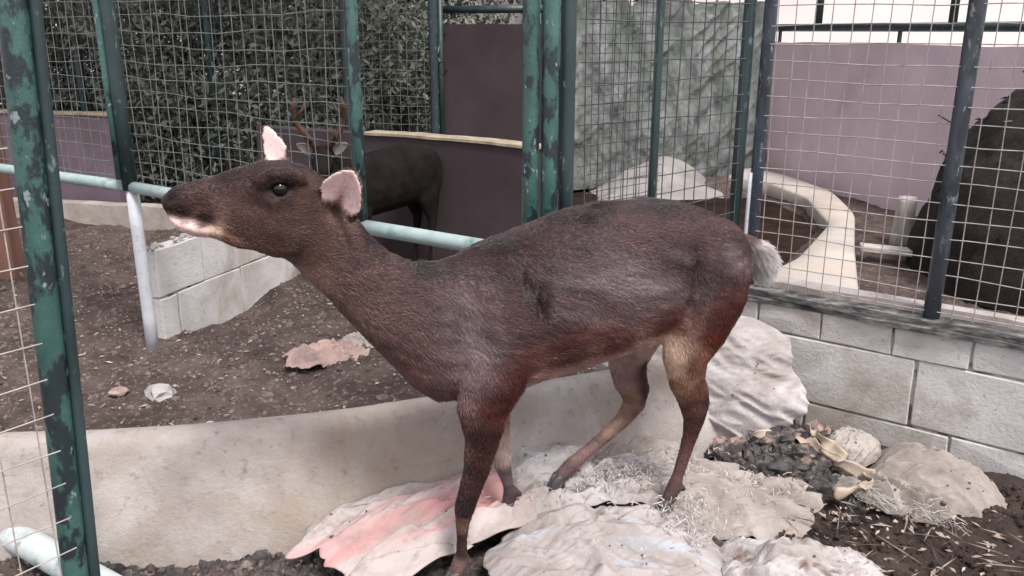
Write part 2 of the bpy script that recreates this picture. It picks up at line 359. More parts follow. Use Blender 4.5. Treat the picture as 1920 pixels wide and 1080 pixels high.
# sill beam on the right wall: split weathered boards
sill = empty('timber_sill', (PW[0], PW[1], .36), math.atan2(dirW[1], dirW[0])); tag(sill, 'weathered grey sill boards on top of the pale block wall', 'sill')
for k, (y, z, h, t, mt) in enumerate([(.065, .006, .014, .15, 'rotwood'), (.058, .022, .018, .12, 'rotwood'), (.085, .042, .022, .06, 'greywood')]):
    xs = np.linspace(-.8, 1.2, 60); m = MB(); rings = []
    for xx in xs:
        dy = .008 * fbm(np.array([[xx * 7, k * 5., 1]]), 3, 4)[0]; dz = .003 * fbm(np.array([[xx * 11, k * 3., 7]]), 3, 2)[0]
        rings.append(np.array([(xx, y - t / 2 + dy, z - h / 2), (xx, y + t / 2, z - h / 2), (xx, y + t / 2, z + h / 2), (xx, y - t / 2 + dy, z + h / 2 + dz)]))
    m.loft(rings); m.build('board', M[mt], sill)

# ------------------------------------------------------------------ wire mesh fences
def wire_panel(mb, P, d, L, z0, z1, r=.0016, sp=.05, wob=.003, off=0):
    """welded square mesh standing along a line"""
    P = np.array([*P[:2], 0.]); d3 = np.array([d[0], d[1], 0.]); nn = np.array([-d[1], d[0], 0.])
    s = sp * .4
    k = 0
    while s < L:
        zs = np.linspace(z0, z1, 9); ph = random.random() * 9
        pts = [P + d3 * (s + wob * math.sin(z * 4 + ph)) + nn * (off + wob * 1.5 * math.sin(z * 3 + ph * 2)) + np.array([0, 0, z]) for z in zs]
        mb.tube(pts, r, 4, False); s += sp * random.uniform(.985, 1.015); k += 1
    z = z0 + sp * .3
    while z < z1:
        ss = np.linspace(0, L, max(4, int(L / .12))); ph = random.random() * 9
        pts = [P + d3 * q + nn * (off + .003 + wob * 1.5 * math.sin(q * 5 + ph)) + np.array([0, 0, z + wob * math.sin(q * 6 + ph) + wob * .6 * math.sin(q * 17 + ph * 3)]) for q in ss]
        mb.tube(pts, r, 4, False); z += sp * random.uniform(.985, 1.015)
def post(parent, xy, z0, z1, r, mat, name='post', n=14, lean=(0, 0)):
    m = MB(); m.tube([(xy[0] + lean[0] * t, xy[1] + lean[1] * t, z0 + (z1 - z0) * t) for t in np.linspace(0, 1, 5)], r, n); return m.build(name, M[mat], parent, True)
def rail(parent, a, b, r, mat, name='rail', n=14):
    m = MB(); m.tube([np.array(a) * (1 - t) + np.array(b) * t for t in np.linspace(0, 1, 5)], r, n); return m.build(name, M[mat], parent, True)
ZT = 2.0
# line A: the partition with the open bottom
A0, A1, A2, A3 = np.array([-2.30, 3.60]), np.array([-1.376, 3.05]), np.array([-.43, 2.40]), np.array([.045, 2.075])
fa = empty('mesh_fence', (A1[0], A1[1], 0)); tag(fa, 'teal pipe partition fence with wire mesh above its bottom rail', 'fence')
def rel(o, root):
    o.matrix_parent_inverse = Matrix.Translation(-root.location) if root.rotation_euler.z == 0 else root.matrix_basis.inverted(); return o
fparts = []
for i, (p, r, mt) in enumerate([(A0, .024, 'teal'), (A2, .0165, 'teal')]): fparts.append(post(fa, p, .6 if i else 0, ZT, r, mt))
fparts.append(post(fa, A1, .60, ZT, .027, 'tealdark'))
fparts.append(post(fa, A1 + [-.028, -.018], .64, ZT, .011, 'teal'))
o = post(fa, A1 + [.006, 0], -.05, .60, .023, 'galv'); o['label'] = 'bare galvanised lower length of the corner post'; fparts.append(o)
fparts.append(post(fa, A3, .44, ZT, .021, 'teal')); fparts.append(post(fa, A3 + [.046, -.006], .44, ZT, .021, 'teal'))
fparts.append(rail(fa, (*(A3 + [-.02, .01]), .44), (*(A3 + [.12, .02]), .44), .02, 'teal', 'bottom_rail'))
o = post(fa, A3 + [.088, .02], .44, ZT, .019, 'tealdark'); fparts.append(o)
dA = (A2 - A1) / np.linalg.norm(A2 - A1); d01 = (A1 - A0) / np.linalg.norm(A1 - A0); d23 = (A3 - A2) / np.linalg.norm(A3 - A2)
fparts.append(rail(fa, (*(A0 + [-.5, .3]), .61), (*(A1 - d01 * .02), .61), .021, 'tealpale')); fparts.append(rail(fa, (*(A1 + dA * .02), .61), (*A2, .61), .021, 'tealpale')); fparts.append(rail(fa, (*A2, .61), (*A3, .61), .021, 'tealpale'))
fparts.append(rail(fa, (*A0, ZT), (*A1, ZT), .021, 'teal', 'top_rail')); fparts.append(rail(fa, (*A1, ZT), (*A3, ZT), .021, 'teal', 'top_rail'))
m = MB(); wire_panel(m, A0, d01, np.linalg.norm(A1 - A0), .63, ZT, .0013, .05, .004, .01); wire_panel(m, A1, dA, np.linalg.norm(A2 - A1), .63, ZT, .0014, .05, .006, .01)
fparts.append(m.build('wire_mesh', M['wiregreen'], fa, False, 'stuff'))
# middle panel from the double post to the wall fence
B0, B1 = A3 + [.12, .03], np.array([.675, 2.545]); dB = (B1 - B0) / np.linalg.norm(B1 - B0); LB = np.linalg.norm(B1 - B0)
fm = empty('mesh_fence', (B0[0], B0[1], 0)); tag(fm, 'dark wire mesh panel between the double post and the block wall fence', 'mesh panel')
mparts = []
m = MB(); wire_panel(m, B0, dB, LB, .46, ZT, .0016, .05, .003); mparts.append(m.build('wire_mesh', M['wiredark'], fm, False, 'stuff'))
m = MB(); wire_panel(m, B0 + np.array([.03, .12]), dB, LB * .45, .5, ZT, .0010, .0254, .002); mparts.append(m.build('fine_wire_mesh', M['wiredark'], fm, False, 'stuff'))
mparts.append(post(fm, B0 + dB * LB * .42, .46, ZT, .011, 'tealdark', 'stile'))
mparts.append(rail(fm, (*B0, .46), (*B1, .46), .014, 'tealdark'))
# fence on the block wall
C0, C1, C2 = PW + dirW * -.115 + [.0, .06], PW + dirW * .44 + np.array([.0, .045]), PW + dirW * 1.08 + [0, .05]
fr = empty('mesh_fence', (C0[0], C0[1], .36)); tag(fr, 'teal post and pale wire mesh fence standing on the block wall', 'fence')
rparts = [post(fr, C0 + [-.022, .016], .36, ZT, .018, 'tealdark'), post(fr, C0 + [.03, -.012], .36, ZT, .019, 'bluegrey'), post(fr, C1, .39, ZT, .022, 'bluegrey'), post(fr, C2, .39, ZT, .022, 'bluegrey')]
rparts.append(post(fr, C0 + [.008, -.018], .36, .74, .006, 'galv', 'tension_bar'))
m = MB(); wire_panel(m, C0 + [.04, -.03], dirW, np.linalg.norm(C2 - C0) - .05, .40, ZT, .0015, .05, .0035, -.024); rparts.append(m.build('wire_mesh', M['wirepale'], fr, False, 'stuff'))
rparts.append(rail(fr, (*C0, ZT), (*C2, ZT), .02, 'tealdark', 'top_rail'))
# the fence right at the camera's left
D0 = np.array([-.585, 1.05])
fn = empty('mesh_fence', (D0[0], D0[1], 0)); tag(fn, 'thick chipped teal fence post with wire mesh nearest the viewer', 'fence')
nparts = [post(fn, D0 + [-.062, 0], -.05, 1.9, .0175, 'teal', n=24, lean=(.10, 0)), post(fn, D0 + [-.039, .008], -.05, 1.9, .0072, 'tealdark', 'angle_bar', lean=(.10, 0))]
dD = np.array([-.62, -.785])
m = MB(); wire_panel(m, D0 + [-.02, -.024], dD, 1.0, .05, 1.9, .0011, .05, .003); nparts.append(m.build('wire_mesh', M['wirepale'], fn, False, 'stuff'))
bpy.context.view_layer.update()
for root, ps in ((fa, fparts), (fm, mparts), (fr, rparts), (fn, nparts)):
    for p in ps: p.matrix_parent_inverse = Matrix.Translation(-root.location)
# pale pipe lying on the ground at the left
m = MB(); m.tube([(-1.5, 1.90, .045), (-1.19, 1.737, .045), (-.914, 1.56, .045), (-.74, 1.45, .045)], .033, 16)
tag(m.build('fallen_pipe', M['palepipe'], None, True), 'pale faded pipe lying on the ground behind the nearest post', 'pipe')

# ------------------------------------------------------------------ painted enclosure walls behind
def slab(name, a, b, z1, t, mat, label, cat, cap=None, z0=-.05, cap0=-.01):
    a, b = np.array(a, float), np.array(b, float); d = b - a; L = np.linalg.norm(d)
    root = empty(name, (a[0], a[1], 0), math.atan2(d[1], d[0])); tag(root, label, cat)
    m = MB(); n = max(8, int(L / .08)); rings = []
    for xx in np.linspace(0, L, n):
        dz = .008 * fbm(np.array([[xx * 3 + a[0], 2., 1]]), 3, 4)[0]; dy = .0015 * fbm(np.array([[xx * 1.1, 5., a[1]]]), 2, 5)[0]
        rings.append(np.array([(xx, -t / 2 + dy, z0), (xx, t / 2 + dy, z0), (xx, t / 2 + dy, z1 + dz), (xx, -t / 2 + dy, z1 + dz)]))
    m.loft(rings); m.build('wall_panel', M[mat], root)
    if cap:
        m = MB(); rings = []
        for xx in np.linspace(cap0, L + .01, n):
            dz = .008 * fbm(np.array([[xx * 3 + a[0], 2., 1]]), 3, 4)[0]
            rings.append(np.array([(xx, -t / 2 - .012, z1 + dz + .001), (xx, t / 2 + .012, z1 + dz + .001), (xx, t / 2 + .012, z1 + dz + .014), (xx, -t / 2 - .012, z1 + dz + .014)]))
        m.loft(rings); m.build('coping', M[cap], root)
    return root
slab('painted_wall', (-4.2, 5.95), (-2.50, 5.46), .635, .1, 'mauve_half_shade', 'short mauve wall with pale coping left of the corner post', 'wall', 'cap')
slab('painted_wall', (-1.45, 5.02), (.14, 4.065), .62, .1, 'mauve_shaded', 'shaded mauve wall with yellowish coping behind the stag', 'wall', 'cap', cap0=.80)
slab('concrete_kerb', (-4.2, 5.62), (-1.5, 4.98), .12, .1, 'concrete', 'low grey kerb at the foot of the far mauve wall', 'kerb')
w = slab('painted_wall', (2.05, 7.75), (3.35, 3.3), 1.06, .12, 'mauve', 'tall pinkish mauve wall behind the right mesh fence', 'wall')
Lw = math.hypot(1.3, 4.45)
for xx in (.5, 1.9, 3.2, 4.3):
    m = MB(); m.box((xx, 0, 1.1), (.02, .02, .16)); m.build('bracket', M['tealdark'], w)
m = MB(); m.tube([(0, 0, 1.17), (Lw, 0, 1.17)], .03, 10); m.build('top_rail', M['tealdark'], w, True)
for xx in (1.0, 2.35, 3.4):
    m = MB(); m.tube([(xx, 0, 1.17), (xx, 0, 2.0)], .026, 10); m.build('stub_post', M['tealdark'], w, True)
dw = slab('dark_screen_wall', (-.50, 6.3), (.30, 6.09), 1.19, .1, 'mauve_shaded', 'mauve screen wall darkened for shade, with a rail, left of the double post', 'wall')
m = MB(); m.tube([(0, 0, 1.29), (.82, 0, 1.29)], .028, 10); m.build('top_rail', M['tealdark'], dw, True)
for xx in (.02,):
    m = MB(); m.tube([(xx, -.08, 0), (xx, -.08, 1.6)], .02, 10); m.build('post', M['tealdark'], dw, True)

# mossy retaining wall behind the middle panel (ridged rough render)
a, b = np.array([.35, 6.75]), np.array([2.15, 7.35]); d = (b - a) / np.linalg.norm(b - a); Lm = np.linalg.norm(b - a); nn = np.array([d[1], -d[0]])
ns, nz = 150, 110
S_, Zg = np.meshgrid(np.linspace(0, Lm, ns), np.linspace(-.05, 1.36, nz), indexing='ij'); S_ = S_.ravel(); Zg = Zg.ravel()
rid = np.abs(vnoise(np.stack([(S_ * .8 - Zg * 1.0) * 9, (S_ + Zg) * 1.6, 0 * S_], -1), 31)); rid2 = fbm(np.stack([S_ * 9, Zg * 5, 0 * S_], -1), 4, 12)
off = .03 * (1 - rid) + .03 * rid2 - .28 * np.clip(Zg - .35, 0, 2) * .6 + .10
V = np.stack([a[0] + d[0] * S_ + nn[0] * off, a[1] + d[1] * S_ + nn[1] * off, Zg + .05 * rid2 * (Zg > 1.2)], -1)
mb = MB(); mb.add(V, grid_faces(ns, nz)); back = V.reshape(ns, nz, 3).copy() - np.array([*nn, 0]) * .35; nV = len(V)
mb.add(back.reshape(-1, 3), [q[::-1] for q in grid_faces(ns, nz)])
ring = [i * nz for i in range(ns)] + [(ns - 1) * nz + j for j in range(1, nz)] + [i * nz + nz - 1 for i in range(ns - 2, -1, -1)] + [j for j in range(nz - 2, 0, -1)]
mb.f += [(ring[i], ring[(i + 1) % len(ring)], ring[(i + 1) % len(ring)] + nV, ring[i] + nV) for i in range(len(ring))]
tag(mb.build('mossy_wall', M['moss'], None, False), 'mossy grey rough retaining wall seen through the dark mesh panel', 'wall')
# cream rim of the wet hollow
rin = smooth_path([(1.72, 6.75), (1.95, 6.45), (2.04, 5.85), (1.90, 5.0), (1.45, 4.2), (1.0, 3.68), (.5, 3.3)], 90, 2)
rout = smooth_path([(2.0, 7.2), (2.2, 6.8), (2.30, 6.05), (2.17, 5.3), (1.84, 4.45), (1.55, 3.65), (1.3, 2.75)], 90, 8)
pr = []
for k in range(90):
    i3 = np.array([*rin[k], 0]); o3 = np.array([*rout[k], 0]); u = (o3 - i3)
    pr.append(np.array([i3 + [0, 0, -.15], i3 + [0, 0, .03], i3 + u * .05 + [0, 0, .045], i3 + u * .5 + [0, 0, .05], i3 + u * .95 + [0, 0, .045], o3 + [0, 0, .03], o3 + [0, 0, -.08]]))
mb = MB(); mb.loft(pr); tag(mb.build('pond_rim', M['cream'], None, True), 'smooth cream concrete rim curving round the dark wet hollow', 'rim')
mb = MB(); t = np.linspace(0, 1, 30); ring = np.concatenate([rin, [(.2, 3.3), (.2, 6.6), (1.0, 7.0), (1.5, 7.15), (1.75, 7.1)]]); c0 = ring.mean(0)
V = [(*c0, -.06)] + [(*q, -.075) for q in ring]; mb.add(V, [(0, 1 + i, 1 + (i + 1) % len(ring)) for i in range(len(ring))])
o = mb.build('wet_mud', M['mud']); o['kind'] = 'structure'; o['label'] = 'dark wet mud filling the hollow inside the cream rim'

sx_, sy_ = np.meshgrid(np.linspace(0, 1, 70), np.linspace(0, 1, 40), indexing='ij'); sx_ = sx_.ravel(); sy_ = sy_.ravel()
bx_ = .62 + 1.0 * sx_; by_ = 6.15 + .75 * sy_ + .25 * sx_; bz_ = -.08 + (.02 + .22 * np.sin(math.pi * sx_ ** 1.3) ** .8) * np.clip(sy_ * 1.5, 0, 1) ** .8 + .03 * fbm(np.stack([bx_ * 4, by_ * 4, 0 * bx_], -1), 4, 71)
mb = MB(); mb.add(np.stack([bx_, by_, bz_], -1), grid_faces(70, 40)); tag(mb.build('sand_bank', M['palesand'], None, True), 'pale sand bank at the foot of the mossy wall', 'sand bank')
# stump, plank, heap
rings = []
for z, r in [(-.03, .062), (.06, .055), (.16, .05), (.25, .05), (.275, .046)]:
    rings.append(np.array([(r * (1 + .1 * math.sin(3 * t + z * 9)) * math.cos(t), r * (1 + .1 * math.cos(2 * t)) * math.sin(t), z) for t in np.linspace(0, 2 * math.pi, 20, endpoint=False)]))
mb = MB(); mb.loft(rings); o = mb.build('tree_stump', M['greywood'], None, True); o.location = (2.17, 4.63, 0); tag(o, 'grey cut stump before the mauve wall', 'stump')
mb = MB(); mb.box((0, 0, 0), (.34, .09, .03)); o = mb.build('plank', M['greywood']); bevel_obj(o, .004); o.location = (1.99, 4.30, .055); o.rotation_euler = (0, .05, -.25); tag(o, 'short pale plank on the ground left of the stump', 'plank')
hr_, ht_ = np.meshgrid(np.linspace(0, math.pi / 2, 60), np.linspace(0, 2 * math.pi, 60), indexing='ij'); rr = np.sin(hr_.ravel()); hx = rr * np.cos(ht_.ravel()); hy = rr * np.sin(ht_.ravel()); hz0 = np.cos(hr_.ravel())
P3 = np.stack([hx * 2.2, hy * 2.2, hz0 * 2.2], -1); kk = 1 + .10 * fbm(P3, 4, 77); hx = hx * kk; hy = hy * kk; hz = .96 * hz0 ** .9 * kk - .04
mb = MB(); mb.add(np.stack([hx * .66, hy * .6, hz], -1), grid_faces(60, 60)); hp = empty('brush_heap', (2.66, 4.05, 0)); tag(hp, 'dark heap of soil and brush behind the mesh at the right edge', 'heap')
mb.build('soil_mound', M['humus'], hp, True)
mb = MB()
for k in range(500):
    i = random.randrange(3600)
    if rr[i] > .98: continue
    p = np.array([hx[i] * .66, hy[i] * .6, hz[i]]); a = random.uniform(0, 6.3); l = random.uniform(.01, .03)
    d_ = np.array([math.cos(a), math.sin(a), random.uniform(-.6, .6)]) * l; q = np.array([-d_[1], d_[0], random.uniform(-.02, .02)]) * .12
    mb.add([p - d_, p + q + [0, 0, .01], p + d_, p - q + [0, 0, .01]], [(0, 1, 2), (0, 2, 3)])
for k in range(22):
    i = random.randrange(3600)
    if rr[i] > .9: continue
    p = np.array([hx[i] * .66, hy[i] * .6, hz[i] + .01]); d_ = np.array([random.uniform(-1, 1), random.uniform(-1, 1), random.uniform(-.4, .9)]) * .16
    mb.tube([p, p + d_ * .5 + [0, 0, .02], p + d_], .005, 5)
mb.build('brushwood', M['leafdry'], hp, False, 'stuff')
m = MB(); m.box((0, 0, .45), (.13, .1, 1.0)); o = m.build('wooden_post', M['rustwood']); bevel_obj(o, .008); o.location = (-2.47, 4.02, 0); tag(o, 'reddish brown wooden post at the left edge of the picture', 'post')

# ------------------------------------------------------------------ pale building and trees far behind
pb = empty('pale_building', (3, 11.5, 0)); tag(pb, 'pale pinkish building far behind the enclosures', 'building')
m = MB(); m.box((0, 0, 1.8), (18, .3, 3.7)); m.build('wall', M['palewall'], pb)
m = MB(); m.box((0, -.2, 3.75), (18.6, 1.0, .12)); m.build('roof_edge', M['tealdark'], pb)

def leaves(mb, C, n, size, shape='ball', seed=0, hollow=.35):
    """leaf-sized folded quads through a volume: C = list of (centre, radii)"""
    r = np.random.default_rng(seed)
    wts = np.array([c[1][0] * c[1][1] * c[1][2] for c in C]); wts /= wts.sum()
    ks = r.choice(len(C), n, p=wts)
    dr = r.normal(size=(n, 3)); dr /= np.linalg.norm(dr, axis=1)[:, None]; rad = hollow + (1 - hollow) * r.random(n) ** .5
    cen = np.array([c[0] for c in C])[ks]; rd = np.array([c[1] for c in C])[ks]
    p = cen + dr * rad[:, None] * rd * (1 + .2 * r.normal(size=(n, 1)))
    a = r.normal(size=(n, 3)); a[:, 2] -= .4; a /= np.linalg.norm(a, axis=1)[:, None]
    b = np.cross(a, r.normal(size=(n, 3))); b /= np.linalg.norm(b, axis=1)[:, None]; c = np.cross(a, b)
    s = size * r.uniform(.6, 1.4, (n, 1))
    V = np.stack([p - a * s, p + b * s * .42 + c * s * .1, p + a * s, p - b * s * .42 + c * s * .1], 1).reshape(-1, 3)
    i = np.arange(n) * 4
    mb.add(V, [f for k in i for f in ((k, k + 1, k + 2), (k, k + 2, k + 3))])
def tree(name, loc, h, blobs, nleaf, size, mat, label, r0=.09, seed=0, cat='tree', group=None):
    root = empty(name, loc); tag(root, label, cat, group); rnd = random.Random(seed)
    m = MB(); top = (rnd.uniform(-.2, .2), rnd.uniform(-.2, .2), h)
    m.tube([(0, 0, -.1), (rnd.uniform(-.05, .05), 0, h * .35), (rnd.uniform(-.1, .1), rnd.uniform(-.1, .1), h * .7), top], [r0 * 1.25, r0, r0 * .75, r0 * .35], 9)
    for (c, rd) in blobs:
        z = min(h * .85, max(.15, c[2] * .6)); m.tube([(0, 0, z), tuple(q * .5 + (0, 0, z)[i] * .5 + (.08 if i == 2 else 0) for i, q in enumerate(c)), c], [r0 * .45, r0 * .3, r0 * .12], 6)
    m.build('trunk', M['bark'], root, True)
    m = MB(); leaves(m, blobs, nleaf, size, seed=seed); o = m.build('crown', M[mat], root, False, 'stuff')
    return root
rs = random.Random(5)
def blobs(n, rx, ry, z0, z1, r):
    return [((rs.uniform(-rx, rx), rs.uniform(-ry, ry), rs.uniform(z0, z1)), (r * rs.uniform(.7, 1.2), r * rs.uniform(.7, 1.2), r * rs.uniform(.6, 1))) for _ in range(n)]
TREES = [((-4.6, 8.2, 0), 3.4, 2.0, 'broad dark evergreen tree behind the left mauve wall'),
         ((-2.5, 8.6, 0), 3.8, 1.9, 'dark evergreen tree behind the gap between the mauve walls'),
         ((-.95, 8.9, 0), 3.2, 1.1, 'dark evergreen tree just left of the dark screen wall'),
         ((.9, 9.4, 0), 4.2, 1.2, 'high crowned dark tree behind the mossy wall')]
for k, (loc, h, rx, lab) in enumerate(TREES):
    hi = k == 3
    bl = blobs(16, rx, .9, 2.2 if hi else .3, h + .5, .75)
    tree('evergreen_tree', loc, h, bl, 20000, .042, 'leafdark', lab, .11, 20 + k, 'tree', 'dark trees behind the enclosures')
SH = [((-3.9, 7.0, 0), .6, 'rounded dark shrub farthest left behind the mesh'), ((-3.0, 6.6, 0), .7, 'dark shrub just right of the short mauve wall'), ((-2.3, 6.3, 0), .65, 'dark shrub filling the gap between the mauve walls'),
      ((-1.55, 6.4, 0), .7, 'dark shrub behind the antlers of the stag'), ((-.85, 6.7, 0), .6, 'dark shrub beside the dark screen wall')]
for k, (loc, r, lab) in enumerate(SH):
    bl = blobs(9, .38, .3, .15, 1.35, .42)
    tree('shrub', loc, 1.1, bl, 9000, .028, 'leafmid' if k in (3, 4) else 'leafdark', lab, .035, 60 + k, 'shrub', 'shrubs behind the enclosures')
# canopy tree added, crown out of view, to shade the far enclosure
tree('added_shade_tree', (-3.6, 6.3, 0), 3.6, [((rs.uniform(-1.2, 3.2), rs.uniform(-2.0, 1.4), rs.uniform(2.6, 3.6)), (.8, .8, .4)) for _ in range(26)], 9000, .11, 'leafdark', 'added tall tree whose unseen crown shades the far enclosure', .13, 91)
# far mesh fence with posts
ff = empty('mesh_fence', (-5.2, 6.35, 0)); tag(ff, 'far wire mesh fence before the dark shrubs', 'fence')
m = MB(); dF = np.array([1, -.10]); dF /= np.linalg.norm(dF); wire_panel(m, (0, 0), dF, 4.7, .1, 1.9, .002, .06, .006); m.build('wire_mesh', M['wiregreen'], ff, False, 'stuff')
for s in (.3, 1.25, 2.2, 3.15, 4.1, 4.7): 
    q = dF * s; post(ff, q, 0, 2.0, .028, 'tealdark')

# ------------------------------------------------------------------ animals
def ringTB(T, B, hw, n=24, sq=.0):
    """section ring from its top and bottom points (in the sagittal plane, (u,w)) and half width; T/B may carry a v offset"""
    T = np.array([T[0], T[2] if len(T) > 2 else 0, T[1]]); B = np.array([B[0], B[2] if len(B) > 2 else 0, B[1]])
    c = (T + B) / 2; hN = (T - B) / 2; t = np.linspace(0, 2 * math.pi, n, endpoint=False)
    cs, sn = np.cos(t), np.sin(t); cs = np.sign(cs) * np.abs(cs) ** (1 - sq); sn = np.sign(sn) * np.abs(sn) ** (1 - sq)
    return c + np.outer(sn, hN) + np.outer(cs, np.array([0, hw, 0]))
def limb(mb, pts, n=14):
    """pts: (u, v, w, fore-aft radius, lateral radius)"""
    P = np.array([p[:3] for p in pts]); rings = []
    for i, p in enumerate(pts):
        d = P[min(i + 1, len(P) - 1)] - P[max(i - 1, 0)]; d /= np.linalg.norm(d)
        s = np.array([0, 1, 0]) - d * d[1]; s /= np.linalg.norm(s); a = np.cross(s, d)
        t = np.linspace(0, 2 * math.pi, n, endpoint=False)
        rings.append(P[i] + np.outer(np.cos(t), a) * p[3] + np.outer(np.sin(t), s) * p[4])
    mb.loft(rings)
def ear(mb, base, axis_, face, L, W, thick=.0040, cup=.55, ns=12, nt=11):
    base, ax = np.array(base), np.array(axis_) / np.linalg.norm(axis_); fc = np.array(face, float); fc -= ax * (fc @ ax); fc /= np.linalg.norm(fc); sd_ = np.cross(ax, fc)
    layers = []
    for side in (1, -1):
        V = []
        for i in range(ns):
            s = i / (ns - 1); w = W * (max(0, math.sin(math.pi * min(1, .16 + .84 * s) ** .85)) ** .62 * (1 - .25 * s) + .03)
            for j in range(nt):
                t = -1 + 2 * j / (nt - 1); ang = t * (1.25 - .55 * s)
                p = base + ax * (L * s - .004) + sd_ * (w * math.sin(ang) / math.sin(1.25 - .55 * s) ) + fc * (cup * w * (1 - math.cos(ang)) - cup * w * .4)
                V.append(p + fc * side * thick * (1 - .35 * abs(t)))
        layers.append(np.array(V))
    nV = ns * nt; F_ = grid_faces(ns, nt) + [tuple(q + nV for q in f[::-1]) for f in grid_faces(ns, nt)]
    rg = [j for j in range(nt)] + [i * nt + nt - 1 for i in range(1, ns)] + [(ns - 1) * nt + j for j in range(nt - 2, -1, -1)] + [i * nt for i in range(ns - 2, 0, -1)]
    F_ += [(rg[(i + 1) % len(rg)], rg[i], rg[i] + nV, rg[(i + 1) % len(rg)] + nV) for i in range(len(rg))]
    mb.add(np.concatenate(layers), F_)
    return fc
def remeshed(mb, name, voxel, it=5, fac=.5):
    o = bpy.data.objects.new(name + '_tmp', mb.mesh(name)); COL.objects.link(o)
    r = o.modifiers.new('r', 'REMESH'); r.mode = 'VOXEL'; r.voxel_size = voxel; r.use_smooth_shade = True
    s = o.modifiers.new('s', 'SMOOTH'); s.factor = fac; s.iterations = it
    bpy.context.view_layer.update(); dg = bpy.context.evaluated_depsgraph_get()
    me = bpy.data.meshes.new_from_object(o.evaluated_get(dg), depsgraph=dg); me.name = name
    bpy.data.objects.remove(o); me.polygons.foreach_set('use_smooth', [True] * len(me.polygons))
    return me
def idw(P, C, vals, power=3.2):
    out = np.zeros((len(P), vals.shape[1])); 
    for i in range(0, len(P), 20000):
        d = np.linalg.norm(P[i:i + 20000, None] - C[None], axis=2) + 1e-4; w = d ** -power; out[i:i + 20000] = (w @ vals) / w.sum(1)[:, None]
    return out
def coatmat(name, attr=True, c=None, rough=.42, sheen=.25, spec=.5):
    m, nt, b = newmat(name)
    if attr:
        a = N(nt, 'ShaderNodeAttribute'); a.attribute_name = 'Col'; nt.links.new(a.outputs['Color'], b.inputs['Base Color'])
    else: b.inputs['Base Color'].default_value = (*c, 1)
    b.inputs['Roughness'].default_value = rough; b.inputs['Specular IOR Level'].default_value = spec
    return m
M['coat'] = coatmat('coat_skin', rough=.6, spec=.2); M['hair'] = coatmat('coat_hair', rough=.28, spec=.5)
M['eyeball'] = coatmat('dark_eye', False, (.008, .007, .008), .06); M['hoof'] = coatmat('dark_hoof', False, (.045, .04, .042), .5)
M['antler'] = surf('antler', (.05, .026, .018), (.1, .055, .038), 30, .7, bs=60, bstr=.5)
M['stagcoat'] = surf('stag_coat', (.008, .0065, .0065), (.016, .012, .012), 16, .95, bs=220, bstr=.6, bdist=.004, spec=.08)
M['paleear'] = surf('pale_ear', (.16, .135, .13), (.24, .21, .2), 30, .8)

P0 = np.array([-.05, 1.71]); HEAD = R(205.03)
mb = MB()
torso = [(-.668, .655, .60, .025), (-.652, .683, .55, .058), (-.61, .722, .49, .092), (-.55, .752, .470, .112), (-.48, .775, .462, .122), (-.40, .789, .453, .124), (-.30, .791, .438, .126),
         (-.20, .779, .425, .126), (-.10, .757, .413, .120), (-.02, .735, .396, .112), (.05, .712, .39, .098), (.10, .695, .405, .08), (.14, .672, .44, .055)]
mb.loft([ringTB((u, t), (u, b), hw, sq=.12) for u, t, b, hw in torso])
neck = [((-.02, .728), (.055, .40), .10), ((.05, .71), (.125, .405), .093), ((.105, .700), (.168, .44), .083), ((.165, .706), (.226, .515), .068), ((.215, .735), (.285, .59), .059), ((.251, .773), (.328, .648), .053),
        ((.285, .825), (.372, .70), .05), ((.312, .868), (.40, .735), .05), ((.335, .892), (.425, .755), .045)]
mb.loft([ringTB(a, b, h, sq=.05) for a, b, h in neck])
head = [((.300, .852), (.368, .752), .035), ((.325, .888), (.388, .745), .052), ((.36, .912), (.408, .745), .063), ((.40, .925), (.435, .752), .067), ((.44, .926), (.462, .765), .061), ((.48, .917), (.492, .784), .049),
        ((.52, .905), (.525, .806), .038), ((.555, .898), (.553, .824), .032), ((.583, .892), (.58, .839), .029), ((.602, .882), (.599, .845), .025), ((.613, .872), (.610, .853), .017)]
mb.loft([ringTB(a, b, h, sq=.1) for a, b, h in head])
jaw = [((.44, .80), (.45, .765), .04), ((.49, .806), (.495, .775), .034), ((.53, .826), (.532, .797), .033), ((.565, .838), (.566, .802), .034), ((.592, .846), (.589, .815), .030), ((.606, .848), (.603, .831), .018)]
mb.loft([ringTB(a, b, h) for a, b, h in jaw])
for s in (1, -1):      # brow ridge over each eye and cheekbone
    limb(mb, [(.455, .046 * s, .893, .012, .012), (.43, .056 * s, .907, .015, .013), (.40, .056 * s, .905, .016, .014), (.375, .045 * s, .895, .012, .012)], 10)
    limb(mb, [(.47, .043 * s, .856, .012, .010), (.435, .056 * s, .858, .014, .011), (.40, .058 * s, .862, .014, .010)], 10)
FL = [(-.03, .05, .62, .085, .05), (.0, .066, .53, .084, .05), (.026, .076, .45, .074, .045), (.046, .078, .395, .057, .036), (.048, .076, .33, .0365, .028), (.061, .073, .26, .027, .0225), (.080, .072, .205, .0225, .0205), (.090, .071, .172, .0215, .020),
      (.095, .071, .14, .0145, .015), (.097, .071, .10, .0112, .0118), (.098, .071, .065, .0125, .013), (.102, .071, .046, .0175, .0165), (.110, .071, .026, .0155, .0155), (.113, .071, .016, .013, .014)]
FRl = [(-.03, -.05, .58, .085, .05), (-.02, -.062, .47, .07, .045), (-.028, -.066, .37, .05, .035), (-.043, -.066, .28, .034, .027), (-.054, -.066, .215, .025, .022), (-.060, -.066, .185, .0225, .0205), (-.068, -.066, .15, .0155, .015),
       (-.077, -.066, .115, .0125, .0125), (-.082, -.066, .095, .0175, .016), (-.077, -.066, .075, .0155, .015), (-.074, -.066, .065, .013, .014)]
